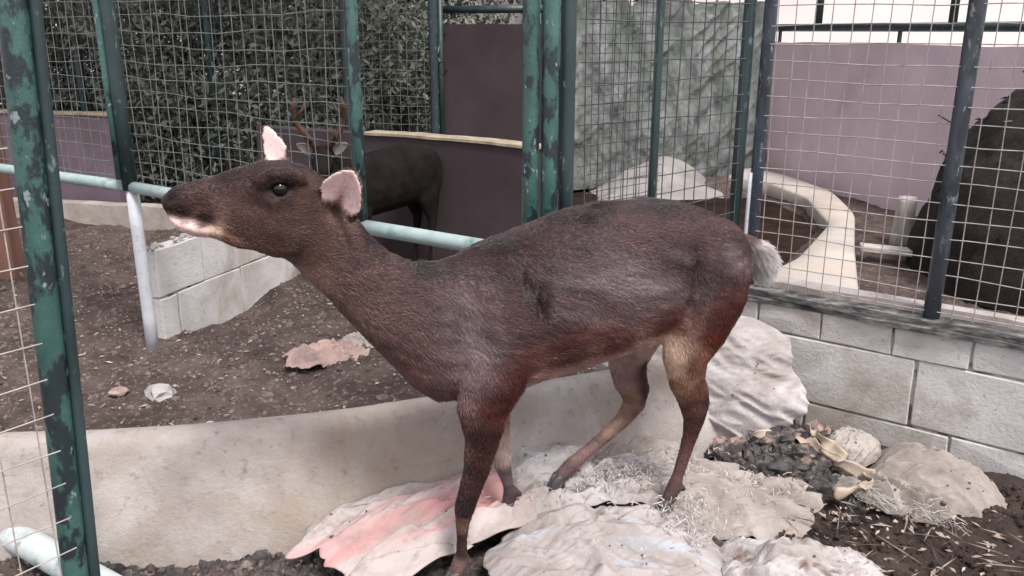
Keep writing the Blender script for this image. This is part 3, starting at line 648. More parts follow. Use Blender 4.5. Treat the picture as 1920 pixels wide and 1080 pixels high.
HL = [(-.50, .055, .66, .12, .06), (-.505, .072, .57, .115, .060), (-.475, .084, .49, .085, .052), (-.452, .088, .43, .055, .041), (-.461, .087, .375, .042, .032), (-.481, .085, .335, .039, .026), (-.491, .084, .305, .036, .023), (-.492, .083, .27, .0255, .019),
      (-.484, .083, .23, .0175, .0158), (-.471, .082, .18, .0140, .0135), (-.457, .081, .13, .0132, .0132), (-.447, .081, .098, .0185, .0165), (-.436, .081, .075, .0165, .0155), (-.430, .081, .062, .014, .0145)]
HRl = [(-.48, -.05, .62, .11, .06), (-.45, -.066, .51, .095, .052), (-.415, -.072, .43, .068, .043), (-.403, -.074, .37, .05, .034), (-.412, -.074, .325, .043, .028), (-.428, -.074, .29, .037, .025), (-.425, -.074, .255, .029, .021), (-.398, -.074, .222, .02, .017),
       (-.345, -.073, .186, .016, .0145), (-.29, -.072, .154, .0148, .014), (-.25, -.071, .130, .0185, .0165), (-.226, -.071, .112, .0165, .0155), (-.214, -.071, .102, .014, .0145)]
for l in (FL, FRl, HL, HRl): limb(mb, l)
for (u_, v_, w_) in ((.084, .071, .05), (-.099, -.066, .098), (-.465, .081, .10), (-.262, -.071, .122)):
    for s_ in (1, -1): limb(mb, [(u_ + .008, v_ + .009 * s_, w_ + .006, .006, .006), (u_ - .002, v_ + .011 * s_, w_ - .002, .007, .006), (u_ - .006, v_ + .011 * s_, w_ - .012, .004, .004)], 8)
limb(mb, [(-.635, 0, .665, .028, .03), (-.675, .004, .655, .026, .032), (-.705, .006, .635, .030, .036), (-.730, .006, .608, .030, .036), (-.735, .005, .578, .020, .026), (-.733, .004, .563, .006, .01)])
earN = dict(base=(.326, .056, .836), axis_=(-.022, .052, .075), face=(.50, .74, .06), L=.106, W=.047)
earF = dict(base=(.398, -.036, .912), axis_=(.022, -.040, .082), face=(.55, .80, .12), L=.085, W=.026)
fN = ear(mb, **earN); fF = ear(mb, **earF, thick=.0040)
body = remeshed(mb, 'body', .0046, 5, .5)
nv = len(body.vertices); VV = np.empty(nv * 3); body.vertices.foreach_get('co', VV); VV = VV.reshape(-1, 3)
# muscle and skin relief
NN = np.empty(nv * 3); body.vertices.foreach_get('normal', NN); NN = NN.reshape(-1, 3)
def dent(c, r, d):
    global VV
    q = np.linalg.norm((VV - np.array(c[:3])) / np.array(r), axis=1); VV = VV - NN * (d * np.exp(-q * q * 1.6))[:, None]
side_band = np.clip((VV[:, 2] - .40) / .1, 0, 1) * np.clip((.12 - VV[:, 0]) / .1, 0, 1)
VV = VV + NN * (.0035 * fbm(VV * 11, 3, 41) * side_band)[:, None]
dent((-.045, .12, .67), (.014, .06, .04), .022); dent((-.068, .12, .625), (.014, .06, .04), .026)        # hollow behind the shoulder blade
dent((.03, .10, .60), (.035, .06, .10), -.010); dent((-.455, .13, .64), (.020, .06, .07), .022); dent((-.435, .13, .56), (.020, .06, .05), .016); dent((-.40, .12, .50), (.06, .06, .05), .008)
dent((-.50, .12, .66), (.05, .06, .05), -.006); dent((.10, .09, .55), (.022, .06, .10), .012); dent((.47, .05, .855), (.03, .03, .018), .004); dent((.42, .062, .884), (.016, .02, .013), .008)
dent((.42, -.062, .884), (.016, .02, .013), .008)
dent((.603, .028, .876), (.010, .012, .008), .006); dent((.603, -.028, .876), (.010, .012, .008), .006); dent((.57, .034, .838), (.035, .02, .004), .004)
body.vertices.foreach_set('co', VV.ravel()); body.update()
# colour and hair-lie control points: (u, v, w), sRGB, lie direction; v>0 points are mirrored when flagged
CP = []
def cp(p, c, fl, mir=True):
    CP.append((p, c, fl))
    if mir and abs(p[1]) > 1e-6: CP.append(((p[0], -p[1], p[2]), c, (fl[0], -fl[1], fl[2])))
B_ = (-1, 0, -.12)
for p, c, fl in [((.613, 0, .878), (46, 42, 48), B_), ((.604, .024, .876), (26, 22, 25), B_), ((.595, .03, .862), (62, 52, 52), B_), ((.56, 0, .915), (64, 54, 53), B_), ((.56, .036, .875), (76, 62, 60), B_), ((.585, .032, .846), (36, 28, 30), B_), ((.55, .036, .834), (44, 34, 35), B_),
                 ((.592, .018, .825), (238, 214, 212), B_), ((.572, .024, .815), (236, 210, 206), B_), ((.552, .026, .808), (226, 200, 192), B_), ((.533, .028, .808), (186, 162, 148), B_), ((.515, .036, .80), (120, 96, 84), B_),
                 ((.48, .045, .79), (112, 92, 87), B_), ((.43, .05, .765), (114, 94, 88), B_), ((.49, .048, .83), (92, 76, 73), B_), ((.44, .06, .82), (103, 86, 83), B_), ((.39, .065, .80), (106, 88, 84), B_), ((.455, .058, .868), (66, 51, 49), B_), ((.46, .05, .845), (100, 83, 80), B_),
                 ((.45, 0, .93), (56, 47, 46), B_), ((.38, 0, .92), (50, 42, 42), B_), ((.418, .06, .885), (38, 30, 31), B_), ((.50, .02, .918), (58, 49, 47), B_), ((.37, .06, .86), (82, 66, 62), B_), ((.34, .05, .87), (60, 48, 46), B_), ((.345, .055, .80), (100, 83, 79), (-.9, 0, -.4)),
                 ((.26, 0, .775), (66, 56, 60), (-.8, 0, -.6)), ((.29, .05, .72), (108, 90, 88), (-.8, 0, -.6)), ((.37, 0, .70), (150, 128, 118), (-.8, 0, -.6)), ((.31, .01, .63), (136, 116, 110), (-.7, 0, -.7)), ((.24, 0, .53), (126, 106, 102), (-.5, 0, -.9)), ((.19, .08, .60), (112, 94, 93), (-.7, 0, -.7)),
                 ((.12, .0, .71), (62, 53, 58), (-.9, 0, -.2)), ((.12, .095, .60), (112, 96, 97), (-.7, 0, -.7)), ((.14, .06, .47), (122, 102, 100), (-.3, 0, -1)), ((.09, .05, .40), (110, 88, 86), (-.2, 0, -1)),
                 ((0, 0, .735), (56, 47, 52), (-1, 0, 0)), ((-.2, 0, .79), (52, 42, 47), (-1, 0, 0)), ((-.4, 0, .79), (54, 42, 47), (-1, 0, 0)), ((-.55, 0, .75), (62, 48, 52), (-.9, 0, -.5)), ((0, .11, .60), (92, 74, 73), (-.8, 0, -.6)), ((-.03, .1, .68), (70, 54, 56), (-.9, 0, -.4)), ((-.1, .12, .60), (80, 63, 64), (-.9, 0, -.4)),
                 ((-.062, .115, .64), (40, 28, 29), (-.9, 0, -.4)), ((-.2, .12, .68), (76, 60, 64), (-.95, 0, -.3)), ((-.3, .128, .62), (86, 68, 70), (-.95, 0, -.35)), ((-.4, .12, .68), (82, 64, 68), (-.95, 0, -.3)), ((-.13, .115, .50), (88, 50, 43), (-.85, 0, -.5)), ((-.25, .115, .50), (98, 54, 44), (-.9, 0, -.4)), ((-.38, .12, .52), (100, 54, 42), (-.9, 0, -.4)),
                 ((-.08, .06, .405), (150, 122, 112), (-1, 0, 0)), ((-.1, 0, .40), (182, 155, 145), (-1, 0, 0)), ((-.25, .05, .42), (176, 148, 138), (-1, 0, 0)), ((-.3, 0, .425), (190, 164, 152), (-1, 0, 0)), ((-.40, .03, .43), (214, 194, 180), (-1, 0, 0)),
                 ((-.45, .13, .62), (64, 40, 38), (-.7, 0, -.7)), ((-.52, .12, .66), (86, 66, 68), (-.7, 0, -.7)), ((-.54, .11, .56), (98, 52, 42), (-.5, 0, -.9)), ((-.60, .08, .55), (96, 52, 42), (-.3, 0, -.95)), ((-.645, .03, .60), (92, 64, 57), (-.2, 0, -1)), ((-.62, .06, .67), (84, 64, 62), (-.6, 0, -.8)), ((-.50, .12, .50), (98, 52, 40), (-.3, 0, -.95)),
                 ((-.46, .03, .44), (205, 182, 168), (0, 0, -1)), ((-.43, .03, .41), (216, 196, 182), (0, 0, -1)), ((-.70, .006, .63), (242, 236, 236), (-.6, 0, -.8)), ((-.73, .006, .59), (250, 246, 247), (-.4, 0, -.9)), ((-.67, 0, .672), (120, 95, 88), (-.7, 0, -.7))]: cp(p, c, fl)
D_ = (0, 0, -1)
for p in ((-.06, .085, .425), (-.14, .085, .428), (-.25, .085, .438), (-.34, .085, .450)): cp(p, (176, 142, 132), (-1, 0, 0))
for p in ((-.395, .095, .44), (-.41, .09, .41), (-.40, .07, .46)): cp(p, (208, 182, 164), (0, 0, -1), False)
cp((-.425, .10, .385), (150, 118, 102), (0, 0, -1), False)
for p, c in [((.03, .118, .42), (88, 50, 43)), ((-.02, .11, .45), (90, 52, 45)), ((.06, .10, .34), (72, 49, 46)), ((.075, .09, .26), (66, 45, 43)), ((.096, .085, .18), (50, 38, 39)), ((.10, .08, .14), (118, 97, 86)), ((.10, .08, .10), (66, 50, 48)), ((.10, .08, .07), (62, 47, 46)), ((.105, .08, .045), (128, 110, 108)), ((.075, .06, .40), (126, 104, 102)), ((.09, .06, .34), (108, 86, 82)),
             ((-.01, -.05, .38), (120, 96, 90)), ((-.035, -.05, .28), (170, 146, 138)), ((-.055, -.05, .20), (176, 156, 150)), ((-.07, -.05, .15), (120, 108, 110)), ((-.08, -.05, .10), (96, 86, 90)),
             ((-.46, .12, .43), (132, 100, 84)), ((-.51, .11, .43), (102, 70, 60)), ((-.49, .11, .36), (120, 88, 76)), ((-.52, .1, .32), (76, 54, 52)), ((-.48, .1, .31), (112, 82, 76)), ((-.49, .1, .25), (92, 66, 64)), ((-.46, .09, .15), (104, 84, 84)), ((-.44, .09, .08), (96, 82, 84)),
             ((-.38, -.04, .40), (178, 152, 146)), ((-.39, -.05, .34), (160, 134, 130)), ((-.44, -.05, .36), (84, 60, 58)), ((-.455, -.05, .30), (72, 54, 52)), ((-.41, -.055, .27), (146, 122, 108)), ((-.36, -.06, .20), (160, 136, 124)), ((-.37, -.08, .185), (96, 78, 76)), ((-.28, -.06, .15), (132, 114, 112)), ((-.23, -.06, .11), (112, 98, 100))]: cp(p, c, D_, False)
for e, fc in ((earN, fN), (earF, fF)):
    ax = np.array(e['axis_']) / np.linalg.norm(e['axis_']); sdv = np.cross(ax, fc); b0 = np.array(e['base'])
    for s in (.12, .3, .5, .7, .9):
        for t in (-.8, 0, .8):
            p = b0 + ax * e['L'] * s + sdv * e['W'] * t * (.9 if s < .8 else .5)
            inner = (236, 208, 206) if not (t == 0 and s < .45) else (170, 124, 116)
            inner = (88, 72, 68)
            CP.append((tuple(p), inner, tuple(ax)))
CP.append(((.322, .074, .822), (214, 184, 168), (-.8, 0, -.5)))
cpos = np.array([c[0] for c in CP]); ccol = np.array([lin(c[1]) for c in CP]); cfl = np.array([c[2] for c in CP], float)
COATK = .92
vc = idw(VV, cpos, ccol, 4.2); lum_ = vc.mean(1)[:, None]; vc = vc * (.52 + .36 * np.clip(lum_ / .45, 0, 1)); vc = vc * (np.array([1.0, .755, .72]) * (1 - np.clip(lum_ / .3, 0, 1)) + np.clip(lum_ / .3, 0, 1)); vc = np.clip(lum_ * .0 + vc.mean(1)[:, None] + (vc - vc.mean(1)[:, None]) * 1.15, .002, 1)
fl0 = np.stack([VV[:, 0] * 9 + VV[:, 2] * 5, VV[:, 1] * 20, VV[:, 2] * 34 - VV[:, 0] * 8], -1)
vc = vc * (1 + .22 * fbm(fl0, 3, 3))[:, None] * (1 + .22 * fbm(VV * 6, 2, 15))[:, None]
grey = np.exp(-(((VV[:, 0] + .27) / .17) ** 2 + ((VV[:, 2] - .63) / .075) ** 2)) + np.exp(-(((VV[:, 0] - .075) / .05) ** 2 + ((VV[:, 2] - .57) / .09) ** 2)) + .8 * np.exp(-(((VV[:, 0] + .57) / .05) ** 2 + ((VV[:, 2] - .66) / .05) ** 2))  # greyish guard hairs plus a sheen painted into the coat colour
grey = np.clip(grey * (.75 + .7 * fbm(fl0 * .7 + 4, 3, 27)), 0, 1)[:, None] * .8; vc = vc * .86 * (1 - grey) + np.array([.24, .185, .20]) * grey
vc = np.clip(vc, .004, .85)
body.vertices.foreach_get('normal', NN.reshape(-1)); NN = NN.reshape(-1, 3)
for e, fc in ((earN, fN), (earF, fF)):
    ax = np.array(e['axis_']) / np.linalg.norm(e['axis_']); q = VV - np.array(e['base']); s_ = q @ ax / e['L']; r_ = np.linalg.norm(q - np.outer(q @ ax, ax), axis=1)
    inr = np.clip((s_ - .04) / .12, 0, 1) * (s_ < 1.15) * (r_ < e['W'] * (.55 + 1.1 * s_)); nd = NN @ fc; sd2 = np.cross(ax, fc); tt = (q @ sd2) / e['W']
    wi = (inr * np.clip((nd + .15) / .3, 0, 1))[:, None]; wo_ = (inr * np.clip((-nd + .0) / .3, 0, 1))[:, None]
    crease = (np.exp(-((tt + .05) / .2) ** 2) * np.clip(1 - (s_ - .1) / .6, 0, 1))[:, None] * (1. if e is earN else .2)
    pale = np.array(lin((214, 186, 184))) * (1 - crease) + np.array(lin((150, 108, 100))) * crease
    vc = vc * (1 - wi) + pale * wi; vc = vc * (1 - wo_) + np.array(lin((96, 80, 76))) * wo_
flow = idw(VV, cpos, cfl, 2.6)
at_ = body.attributes.new('Col', 'FLOAT_COLOR', 'POINT'); at_.data.foreach_set('color', np.concatenate([vc, np.ones((nv, 1))], 1).astype(np.float32).ravel())
deer = empty('deer', (P0[0], P0[1], 0), HEAD); tag(deer, 'brown hornless deer with raised head standing on the sacks', 'deer')
link('body', body, M['coat'], deer)
def eyeball(parent, c, r, mat='eyeball'):
    bm = bmesh.new(); bmesh.ops.create_uvsphere(bm, u_segments=20, v_segments=12, radius=r); me = bpy.data.meshes.new('eye'); bm.to_mesh(me); bm.free()
    me.polygons.foreach_set('use_smooth', [True] * len(me.polygons)); o = link('eye', me, M[mat], parent); o.location = c; return o
for s in (1, -1):
    eyeball(deer, (.419, .0515 * s, .884), .0145)
def hoof(parent, p, pitch=0, s=1.):
    m = MB()
    for k in (1, -1):
        rings = []
        for t, l, w, z0 in [(0, .010, .008, .034), (.35, .016, .0095, .024), (.7, .021, .0105, .012), (1, .024, .011, 0)]:
            fwd = .012 * t
            rings.append(np.array([((fwd + l * math.cos(q) * (1.25 if math.cos(q) > 0 else .8)) * s, (k * .0085 + w * .8 * math.sin(q) - k * .003 * max(0, math.cos(q))) * s, z0 * s) for q in np.linspace(0, 2 * math.pi, 12, endpoint=False)]))
        m.loft(rings)
    o = m.build('hoof', M['hoof'], parent, True); o.location = p; o.rotation_euler = (0, pitch, 0); return o
hoof(deer, (.110, .071, -.006), .1); hoof(deer, (-.078, -.066, .042), -.05); hoof(deer, (-.434, .081, .040), .1); hoof(deer, (-.222, -.071, .080), .35)

def fur(parent, me, VVx, vc, flow, n, lmin, lmax, rad, name='fur', mask=None):
    me.calc_loop_triangles(); T = np.empty(len(me.loop_triangles) * 3, np.int32); me.loop_triangles.foreach_get('vertices', T); T = T.reshape(-1, 3)
    a, b, c = VVx[T[:, 0]], VVx[T[:, 1]], VVx[T[:, 2]]; cr = np.cross(b - a, c - a); ar = np.linalg.norm(cr, axis=1)
    pr = ar * (mask[T[:, 0]] if mask is not None else 1); k = RNG.choice(len(T), n, p=pr / pr.sum())
    u = RNG.random((n, 2)); fl = u.sum(1) > 1; u[fl] = 1 - u[fl]; w = np.stack([1 - u.sum(1), u[:, 0], u[:, 1]], 1)
    t = T[k]; P = (VVx[t] * w[..., None]).sum(1); C = (vc[t] * w[..., None]).sum(1); F_ = (flow[t] * w[..., None]).sum(1); Nn = cr[k] / (ar[k][:, None] + 1e-12)
    F_ = F_ + .35 * np.stack([fbm(P * 14, 2, s) for s in (1, 5, 9)], -1) + RNG.normal(0, .16, (n, 3))
    F_ -= Nn * (F_ * Nn).sum(1)[:, None]; F_ /= np.linalg.norm(F_, axis=1)[:, None] + 1e-9
    L = (RNG.uniform(lmin, lmax, n))[:, None]
    thin = np.clip((P[:, 2] - .02) / .3, .3, 1)[:, None]; tailb = np.where((P[:, 0] < -.665)[:, None] & (P[:, 2] < .66)[:, None], 2.1, 1.); hd = np.where((P[:, 0] > .33)[:, None], .5, 1.) * np.where((C.mean(1) > .35)[:, None] & (P[:, 0] > .2)[:, None], .6, 1.)
    L = L * thin * tailb * hd
    lift = RNG.uniform(.14, .34, (n, 1)) * np.where(tailb > 1.5, 1.6, 1)
    p1 = P + (F_ * .5 + Nn * lift * .75) * L; p2 = P + (F_ * .98 + Nn * lift) * L
    pos = np.stack([P - Nn * .0008, p1, p2], 1)
    cu = bpy.data.hair_curves.new(name); cu.add_curves([3] * n)
    cu.attributes['position'].data.foreach_set('vector', pos.astype(np.float32).ravel())
    ra = cu.attributes.get('radius') or cu.attributes.new('radius', 'FLOAT', 'POINT'); ra.data.foreach_set('value', np.tile([rad, rad * .75, rad * .12], n).astype(np.float32))
    fq = np.stack([P[:, 0] * 22 + P[:, 2] * 12, P[:, 1] * 60, P[:, 2] * 95 - P[:, 0] * 22], -1); C = C * (1 + .42 * fbm(fq, 2, 33) * np.clip(1.25 - C.mean(1) * 2.2, .12, 1))[:, None] * (1 + RNG.uniform(-.4, .5, (n, 1)) * np.clip(1.25 - C.mean(1)[:, None] * 2.2, .12, 1)); ca = cu.attributes.new('Col', 'FLOAT_COLOR', 'CURVE'); ca.data.foreach_set('color', np.concatenate([np.clip(C, 0, .9), np.ones((n, 1))], 1).astype(np.float32).ravel())
    cu.materials.append(M['hair']); o = bpy.data.objects.new(name, cu); COL.objects.link(o); o.parent = parent
    return o
eyeN = np.array([.419, .0525, .884]); mask = (np.linalg.norm((VV - eyeN) / [1.3, 1, 1], axis=1) > .018) & (np.linalg.norm((VV - eyeN * [1, -1, 1]) / [1.3, 1, 1], axis=1) > .018) & (VV[:, 0] < .602)
mask = mask.astype(float) * np.where((vc.mean(1) > .33) & (VV[:, 0] > .2), .18, 1.)
fur(deer, body, VV, vc, flow, 210000, .008, .014, .00042, mask=mask.astype(float) + 1e-9)

# the stag behind the partition
mb = MB()
mb.loft([ringTB((u, t), (u, b), h, 18, .08) for u, t, b, h in [(-.62, .68, .60, .03), (-.58, .74, .50, .09), (-.48, .80, .44, .13), (-.30, .80, .41, .14), (-.10, .77, .39, .135), (.03, .75, .38, .12), (.13, .72, .43, .07)]])
mb.loft([ringTB(a, b, h, 18) for a, b, h in [((-.02, .75), (.08, .42), .10), ((.10, .76, .03), (.18, .50, .03), .085), ((.18, .80, .07), (.26, .58, .08), .07), ((.23, .84, .10), (.31, .66, .12), .06)]])
hdC = np.array([.27, .12, .79]); hdD = np.array([.55, .80, -.30]); hdD /= np.linalg.norm(hdD)     # the head turns towards the viewer
def tube_r(mb, pts, rs, n=14): mb.tube(pts, rs, n)
tube_r(mb, [hdC - hdD * .06, hdC, hdC + hdD * .07, hdC + hdD * .14, hdC + hdD * .20, hdC + hdD * .225], [.05, .066, .062, .047, .038, .025])
for s in (1, -1):
    limb(mb, [(-.02, .06 * s, .55, .08, .05), (0, .075 * s, .40, .05, .035), (.0, .075 * s, .25, .024, .02), (0, .075 * s, .12, .015, .014), (.005, .075 * s, .0, .02, .018)])
    limb(mb, [(-.48, .06 * s, .60, .12, .06), (-.47, .08 * s, .45, .08, .045), (-.50, .08 * s, .32, .035, .025), (-.48, .08 * s, .15, .016, .015), (-.46, .08 * s, .0, .02, .018)])
    sv = np.cross(hdD, [0, 0, 1.]); sv /= np.linalg.norm(sv)
sme = remeshed(mb, 'body', .009, 14)
stag = empty('deer', (-.74, 4.0, -.02), R(222)); stag.scale = (.80,) * 3; tag(stag, 'dark stag with branched antlers standing behind the partition rail', 'deer')
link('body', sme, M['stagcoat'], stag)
upv = np.cross(sv, hdD)
for s in (1, -1):
    m = MB(); fc = ear(m, hdC + sv * s * .055 - hdD * .01 + upv * .03, sv * s * .09 + upv * .05, hdD, .10, .034); m.build('ear', M['paleear'], stag, True)
    m = MB(); b = hdC + sv * s * .03 + upv * .055
    m.tube([b, b + upv * .06 + sv * s * .05 - hdD * .02, b + upv * .14 + sv * s * .10 - hdD * .03, b + upv * .23 + sv * s * .105 - hdD * .01, b + upv * .29 + sv * s * .09], [.02, .018, .016, .013, .006], 8)
    m.tube([b + upv * .04 + sv * s * .03, b + upv * .08 + sv * s * .045 + hdD * .05, b + upv * .14 + sv * s * .05 + hdD * .07], [.015, .012, .005], 8)
    m.tube([b + upv * .17 + sv * s * .10 - hdD * .02, b + upv * .21 + sv * s * .06 - hdD * .03, b + upv * .25 + sv * s * .045 - hdD * .03], [.013, .010, .005], 8)
    m.build('antler', M['antler'], stag, True)
    eyeball(stag, hdC + sv * s * .055 + hdD * .05 + upv * .02, .012)

# ------------------------------------------------------------------ sacks, rags and rubbish
def sack(name, loc, size, rot, mat, label, seed, wr=.012, ends=True, tilt=(0, 0), cat='sack', nu=168, nv=84, sag=.35, pw=.55, group=None, vert=False):
    """a slumped woven bag: squared-off pillow flattened underneath, wrinkles running out of its pinched ends"""
    u, v = np.meshgrid(np.linspace(0, 2 * math.pi, nu, endpoint=False), np.linspace(-math.pi / 2, math.pi / 2, nv), indexing='ij'); u = u.ravel(); v = v.ravel()
    sp = lambda t, e: np.sign(t) * np.abs(t) ** e
    x = sp(np.cos(v), .75) * sp(np.cos(u), pw); y = sp(np.cos(v), .75) * sp(np.sin(u), pw); z = sp(np.sin(v), .9)
    p = np.stack([x, y, z], -1)
    if ends: p[:, 2] *= 1 - .55 * np.abs(x) ** 3; p[:, 1] *= 1 - .18 * (1 - np.abs(x)) * 0
    q = p + seed * 7.3
    rad = 1 + .16 * fbm(q * 1.3, 3, seed)
    p = p * rad[:, None]; rr2 = np.random.default_rng(seed); h = 0
    for fq, am, ct, eps in ((1.5, .42, 2, .02), (2.8, .34, 3, .008), (5.5, .20, 3, .004), (10, .09, 3, .003)):
        for _ in range(ct):
            if vert and fq > 4: continue
            if vert: d1 = np.array([np.cos(a := rr2.uniform(0, 6.3)), np.sin(a), rr2.uniform(-.35, .35)]); d2 = np.array([0, 0, 1.])
            else:
                a = rr2.normal(0, .55) if _ else rr2.uniform(0, 3.1); d1 = np.array([-math.sin(a), math.cos(a), .5]); d2 = np.array([math.cos(a), math.sin(a), 0])
            wq = np.stack([p @ d1 * fq * 1.5 + .35 * vnoise(q * 1.8, seed + 50), p @ d2 * fq * .42, np.full(len(p), rr2.uniform(0, 50))], -1)
            h = h + am / ct * 1.6 * (.55 - np.sqrt(vnoise(wq, seed + 3 + _) ** 2 + eps))
    L = np.array(size) / 2
    P = p * L; nrm = p / L; nrm /= np.linalg.norm(nrm, axis=1)[:, None] + 1e-9
    P += nrm * (wr * 2.1 * h * (.6 + .6 * np.abs(x)) + wr * .06 * fbm(q * 12, 2, seed))[:, None]
    P[:, 2] = np.where(P[:, 2] < 0, P[:, 2] * sag, P[:, 2])
    mb = MB(); mb.add(P, grid_faces(nu, nv, True)); o = mb.build(name, M[mat], None, True)
    o.location = (loc[0], loc[1], loc[2]); o.rotation_euler = (tilt[0], tilt[1], rot); tag(o, label, cat, group)
    E3 = np.array(Euler((tilt[0], tilt[1], rot)).to_matrix()); tops = P[(p[:, 2] > .45)] @ E3.T + np.array(loc); TOPS.append(tops); return o
TOPS = []
def rag(name, loc, size, rot, mat, label, seed, amp=.04, cat='rag', n=110, tilt=(0, 0), thick=.003, cutk=.25, group=None, dome=0, fine=1):
    """crumpled sheet with an uneven torn outline and real thickness"""
    a, b = np.meshgrid(np.linspace(-1, 1, n), np.linspace(-1, 1, n), indexing='ij'); a = a.ravel(); b = b.ravel()
    th = np.arctan2(b, a); cut = 1 - cutk * (.5 + .5 * fbm(np.stack([np.cos(th) * 2 + seed, np.sin(th) * 2, 0 * th], -1), 3, seed))
    m = np.maximum(np.abs(a), np.abs(b)) + 1e-9; rr_ = np.sqrt(a * a + b * b) + 1e-9; k = (m / rr_) ** .55 * cut; a = a * k; b = b * k
    s3 = np.stack([a * 2.2 + seed, b * 2.2, 0 * a], -1) * fine; wp = .5 * vnoise(s3 * .8, seed + 9)[:, None]; f1 = 1 - 2 * np.sqrt(vnoise(s3 * [.5, 1.5, 1] + wp, seed) ** 2 + .006); f2 = 1 - 2 * np.sqrt(vnoise((s3 @ np.array([[.9, .44, 0], [-.44, .9, 0], [0, 0, 1]])) * [.8, 3.2, 1] + 5 + wp, seed + 1) ** 2 + .004); f3 = 1 - 2 * np.sqrt(vnoise((s3 @ np.array([[.8, -.6, 0], [.6, .8, 0], [0, 0, 1]])) * [2, 6, 1] + wp, seed + 2) ** 2 + .003)
    z = amp * np.clip(.5 * f1 + .30 * f2 + .13 * f3 + .2, -.1, 2) * (1 - .55 * m ** 2) + dome * np.clip(1 - m ** 2.6, 0, 1)
    ke = .3 if dome > .04 else 1.; P = np.stack([a * size[0] / 2 + ke * .045 * size[0] * f2, b * size[1] / 2 + ke * .03 * size[1] * f1, z], -1); F_ = grid_faces(n, n); nV = len(P)
    rg = list(range(n)) + [i * n + n - 1 for i in range(1, n)] + [(n - 1) * n + j for j in range(n - 2, -1, -1)] + [i * n for i in range(n - 2, 0, -1)]
    mb = MB(); mb.add(np.concatenate([P, P - [0, 0, thick]]), F_ + [tuple(q + nV for q in f[::-1]) for f in F_] + [(rg[(i + 1) % len(rg)], rg[i], rg[i] + nV, rg[(i + 1) % len(rg)] + nV) for i in range(len(rg))])
    o = mb.build(name, M[mat], None, True); o.location = loc; o.rotation_euler = (tilt[0], tilt[1], rot); tag(o, label, cat, group)
    if cat == 'sack': TOPS.append(P[m < .8] @ np.array(Euler((tilt[0], tilt[1], rot)).to_matrix()).T + np.array(loc))
    return o

rag('woven_sack', (-.19, 1.80, .018), (.72, .36), R(35), 'sack_pink', 'flattened white sack with pink stripes under the front hooves', 3, .055, 'sack', cutk=.16, dome=.035)
rag('woven_sack', (.215, 1.655, .0), (.56, .46), R(-4), 'sack_print', 'plump greyish printed sack at the bottom of the picture', 5, .040, 'sack', cutk=.14, dome=.062, fine=1.4)
rag('woven_sack', (.47, 1.91, .012), (.58, .36), R(-22), 'sack_dirty', 'dirt streaked flat sack under the near hind hoof', 8, .075, 'sack', cutk=.2)
rag('woven_sack', (.545, 2.355, .155), (.66, .46), R(-36), 'sack_white', 'large white sack draped upright against the pale block wall', 58, .026, 'sack', tilt=(R(66), 0), cutk=.16, dome=.07, fine=1.5)
rag('woven_sack', (.60, 1.58, .0), (.36, .30), R(-14), 'sack_stain', 'crumpled torn white sack with brown stains at the bottom edge', 14, .06, 'sack', cutk=.22, dome=.045, fine=1.2)
sack('plastic_bundle', (.725, 1.60, .015), (.12, .11, .07), .3, 'sack_white', 'small balled white plastic right of the crumpled torn sack', 15, .010, False, cat='plastic bundle')
sack('rolled_sack', (.085, 1.985, .05), (.20, .16, .13), R(20), 'sack_white', 'pinkish white rolled up sack mouth behind the far hind hoof', 17, .020, False, cat='sack')
rag('woven_sack', (.20, 1.92, .03), (.44, .26), R(14), 'sack_white', 'shredded white sack between the front and hind hooves', 19, .085, 'sack')
rag('sack_scrap', (.30, 2.08, .04), (.34, .22), R(18), 'sack_dirty', 'pale open sack flap spread below the upright white sack', 23, .06, 'sack')
rag('woven_sack', (1.085, 1.985, .0), (.36, .25), R(-38), 'sack_tan', 'tan filled sack lying in the shade by the block wall', 27, .035, 'sack', cutk=.12, dome=.085)
rag('sack_scrap', (.94, 1.90, .02), (.34, .13), R(-48), 'sack_tan', 'frayed grey woven scrap lying before the tan sack', 31, .07, 'sack')
sack('plastic_bundle', (.905, 2.075, .05), (.12, .10, .12), .7, 'sack_dirty', 'whitish balled plastic bag on top of the charcoal pile', 33, .014, False, cat='plastic bundle')
rag('pink_cloth', (-.68, 2.86, .015), (.32, .20), R(28), 'cloth_pink', 'crumpled pink cloth lying on the earth behind the kerb', 37, .075, 'cloth')
rag('pale_cloth', (-.575, 3.0, .02), (.13, .11), R(10), 'sack_dirty', 'small pale rag tucked at the far end of the pink cloth', 41, .06, 'cloth')
for k, (x, y, s, lab) in enumerate([(-1.15, 2.57, .05, 'angular pale stone on the dark earth behind the kerb'), (-1.30, 2.60, .028, 'small dull stone left of the angular pale stone')]):
    v, f = lump(2, .45, 40 + k); m = MB(); m.add(v * np.array([s, s * .8, s * .6]), f); o = m.build('loose_stone', M['stone' if k == 0 else 'rubble'], None); o.location = (x, y, s * .3); tag(o, lab, 'stone')
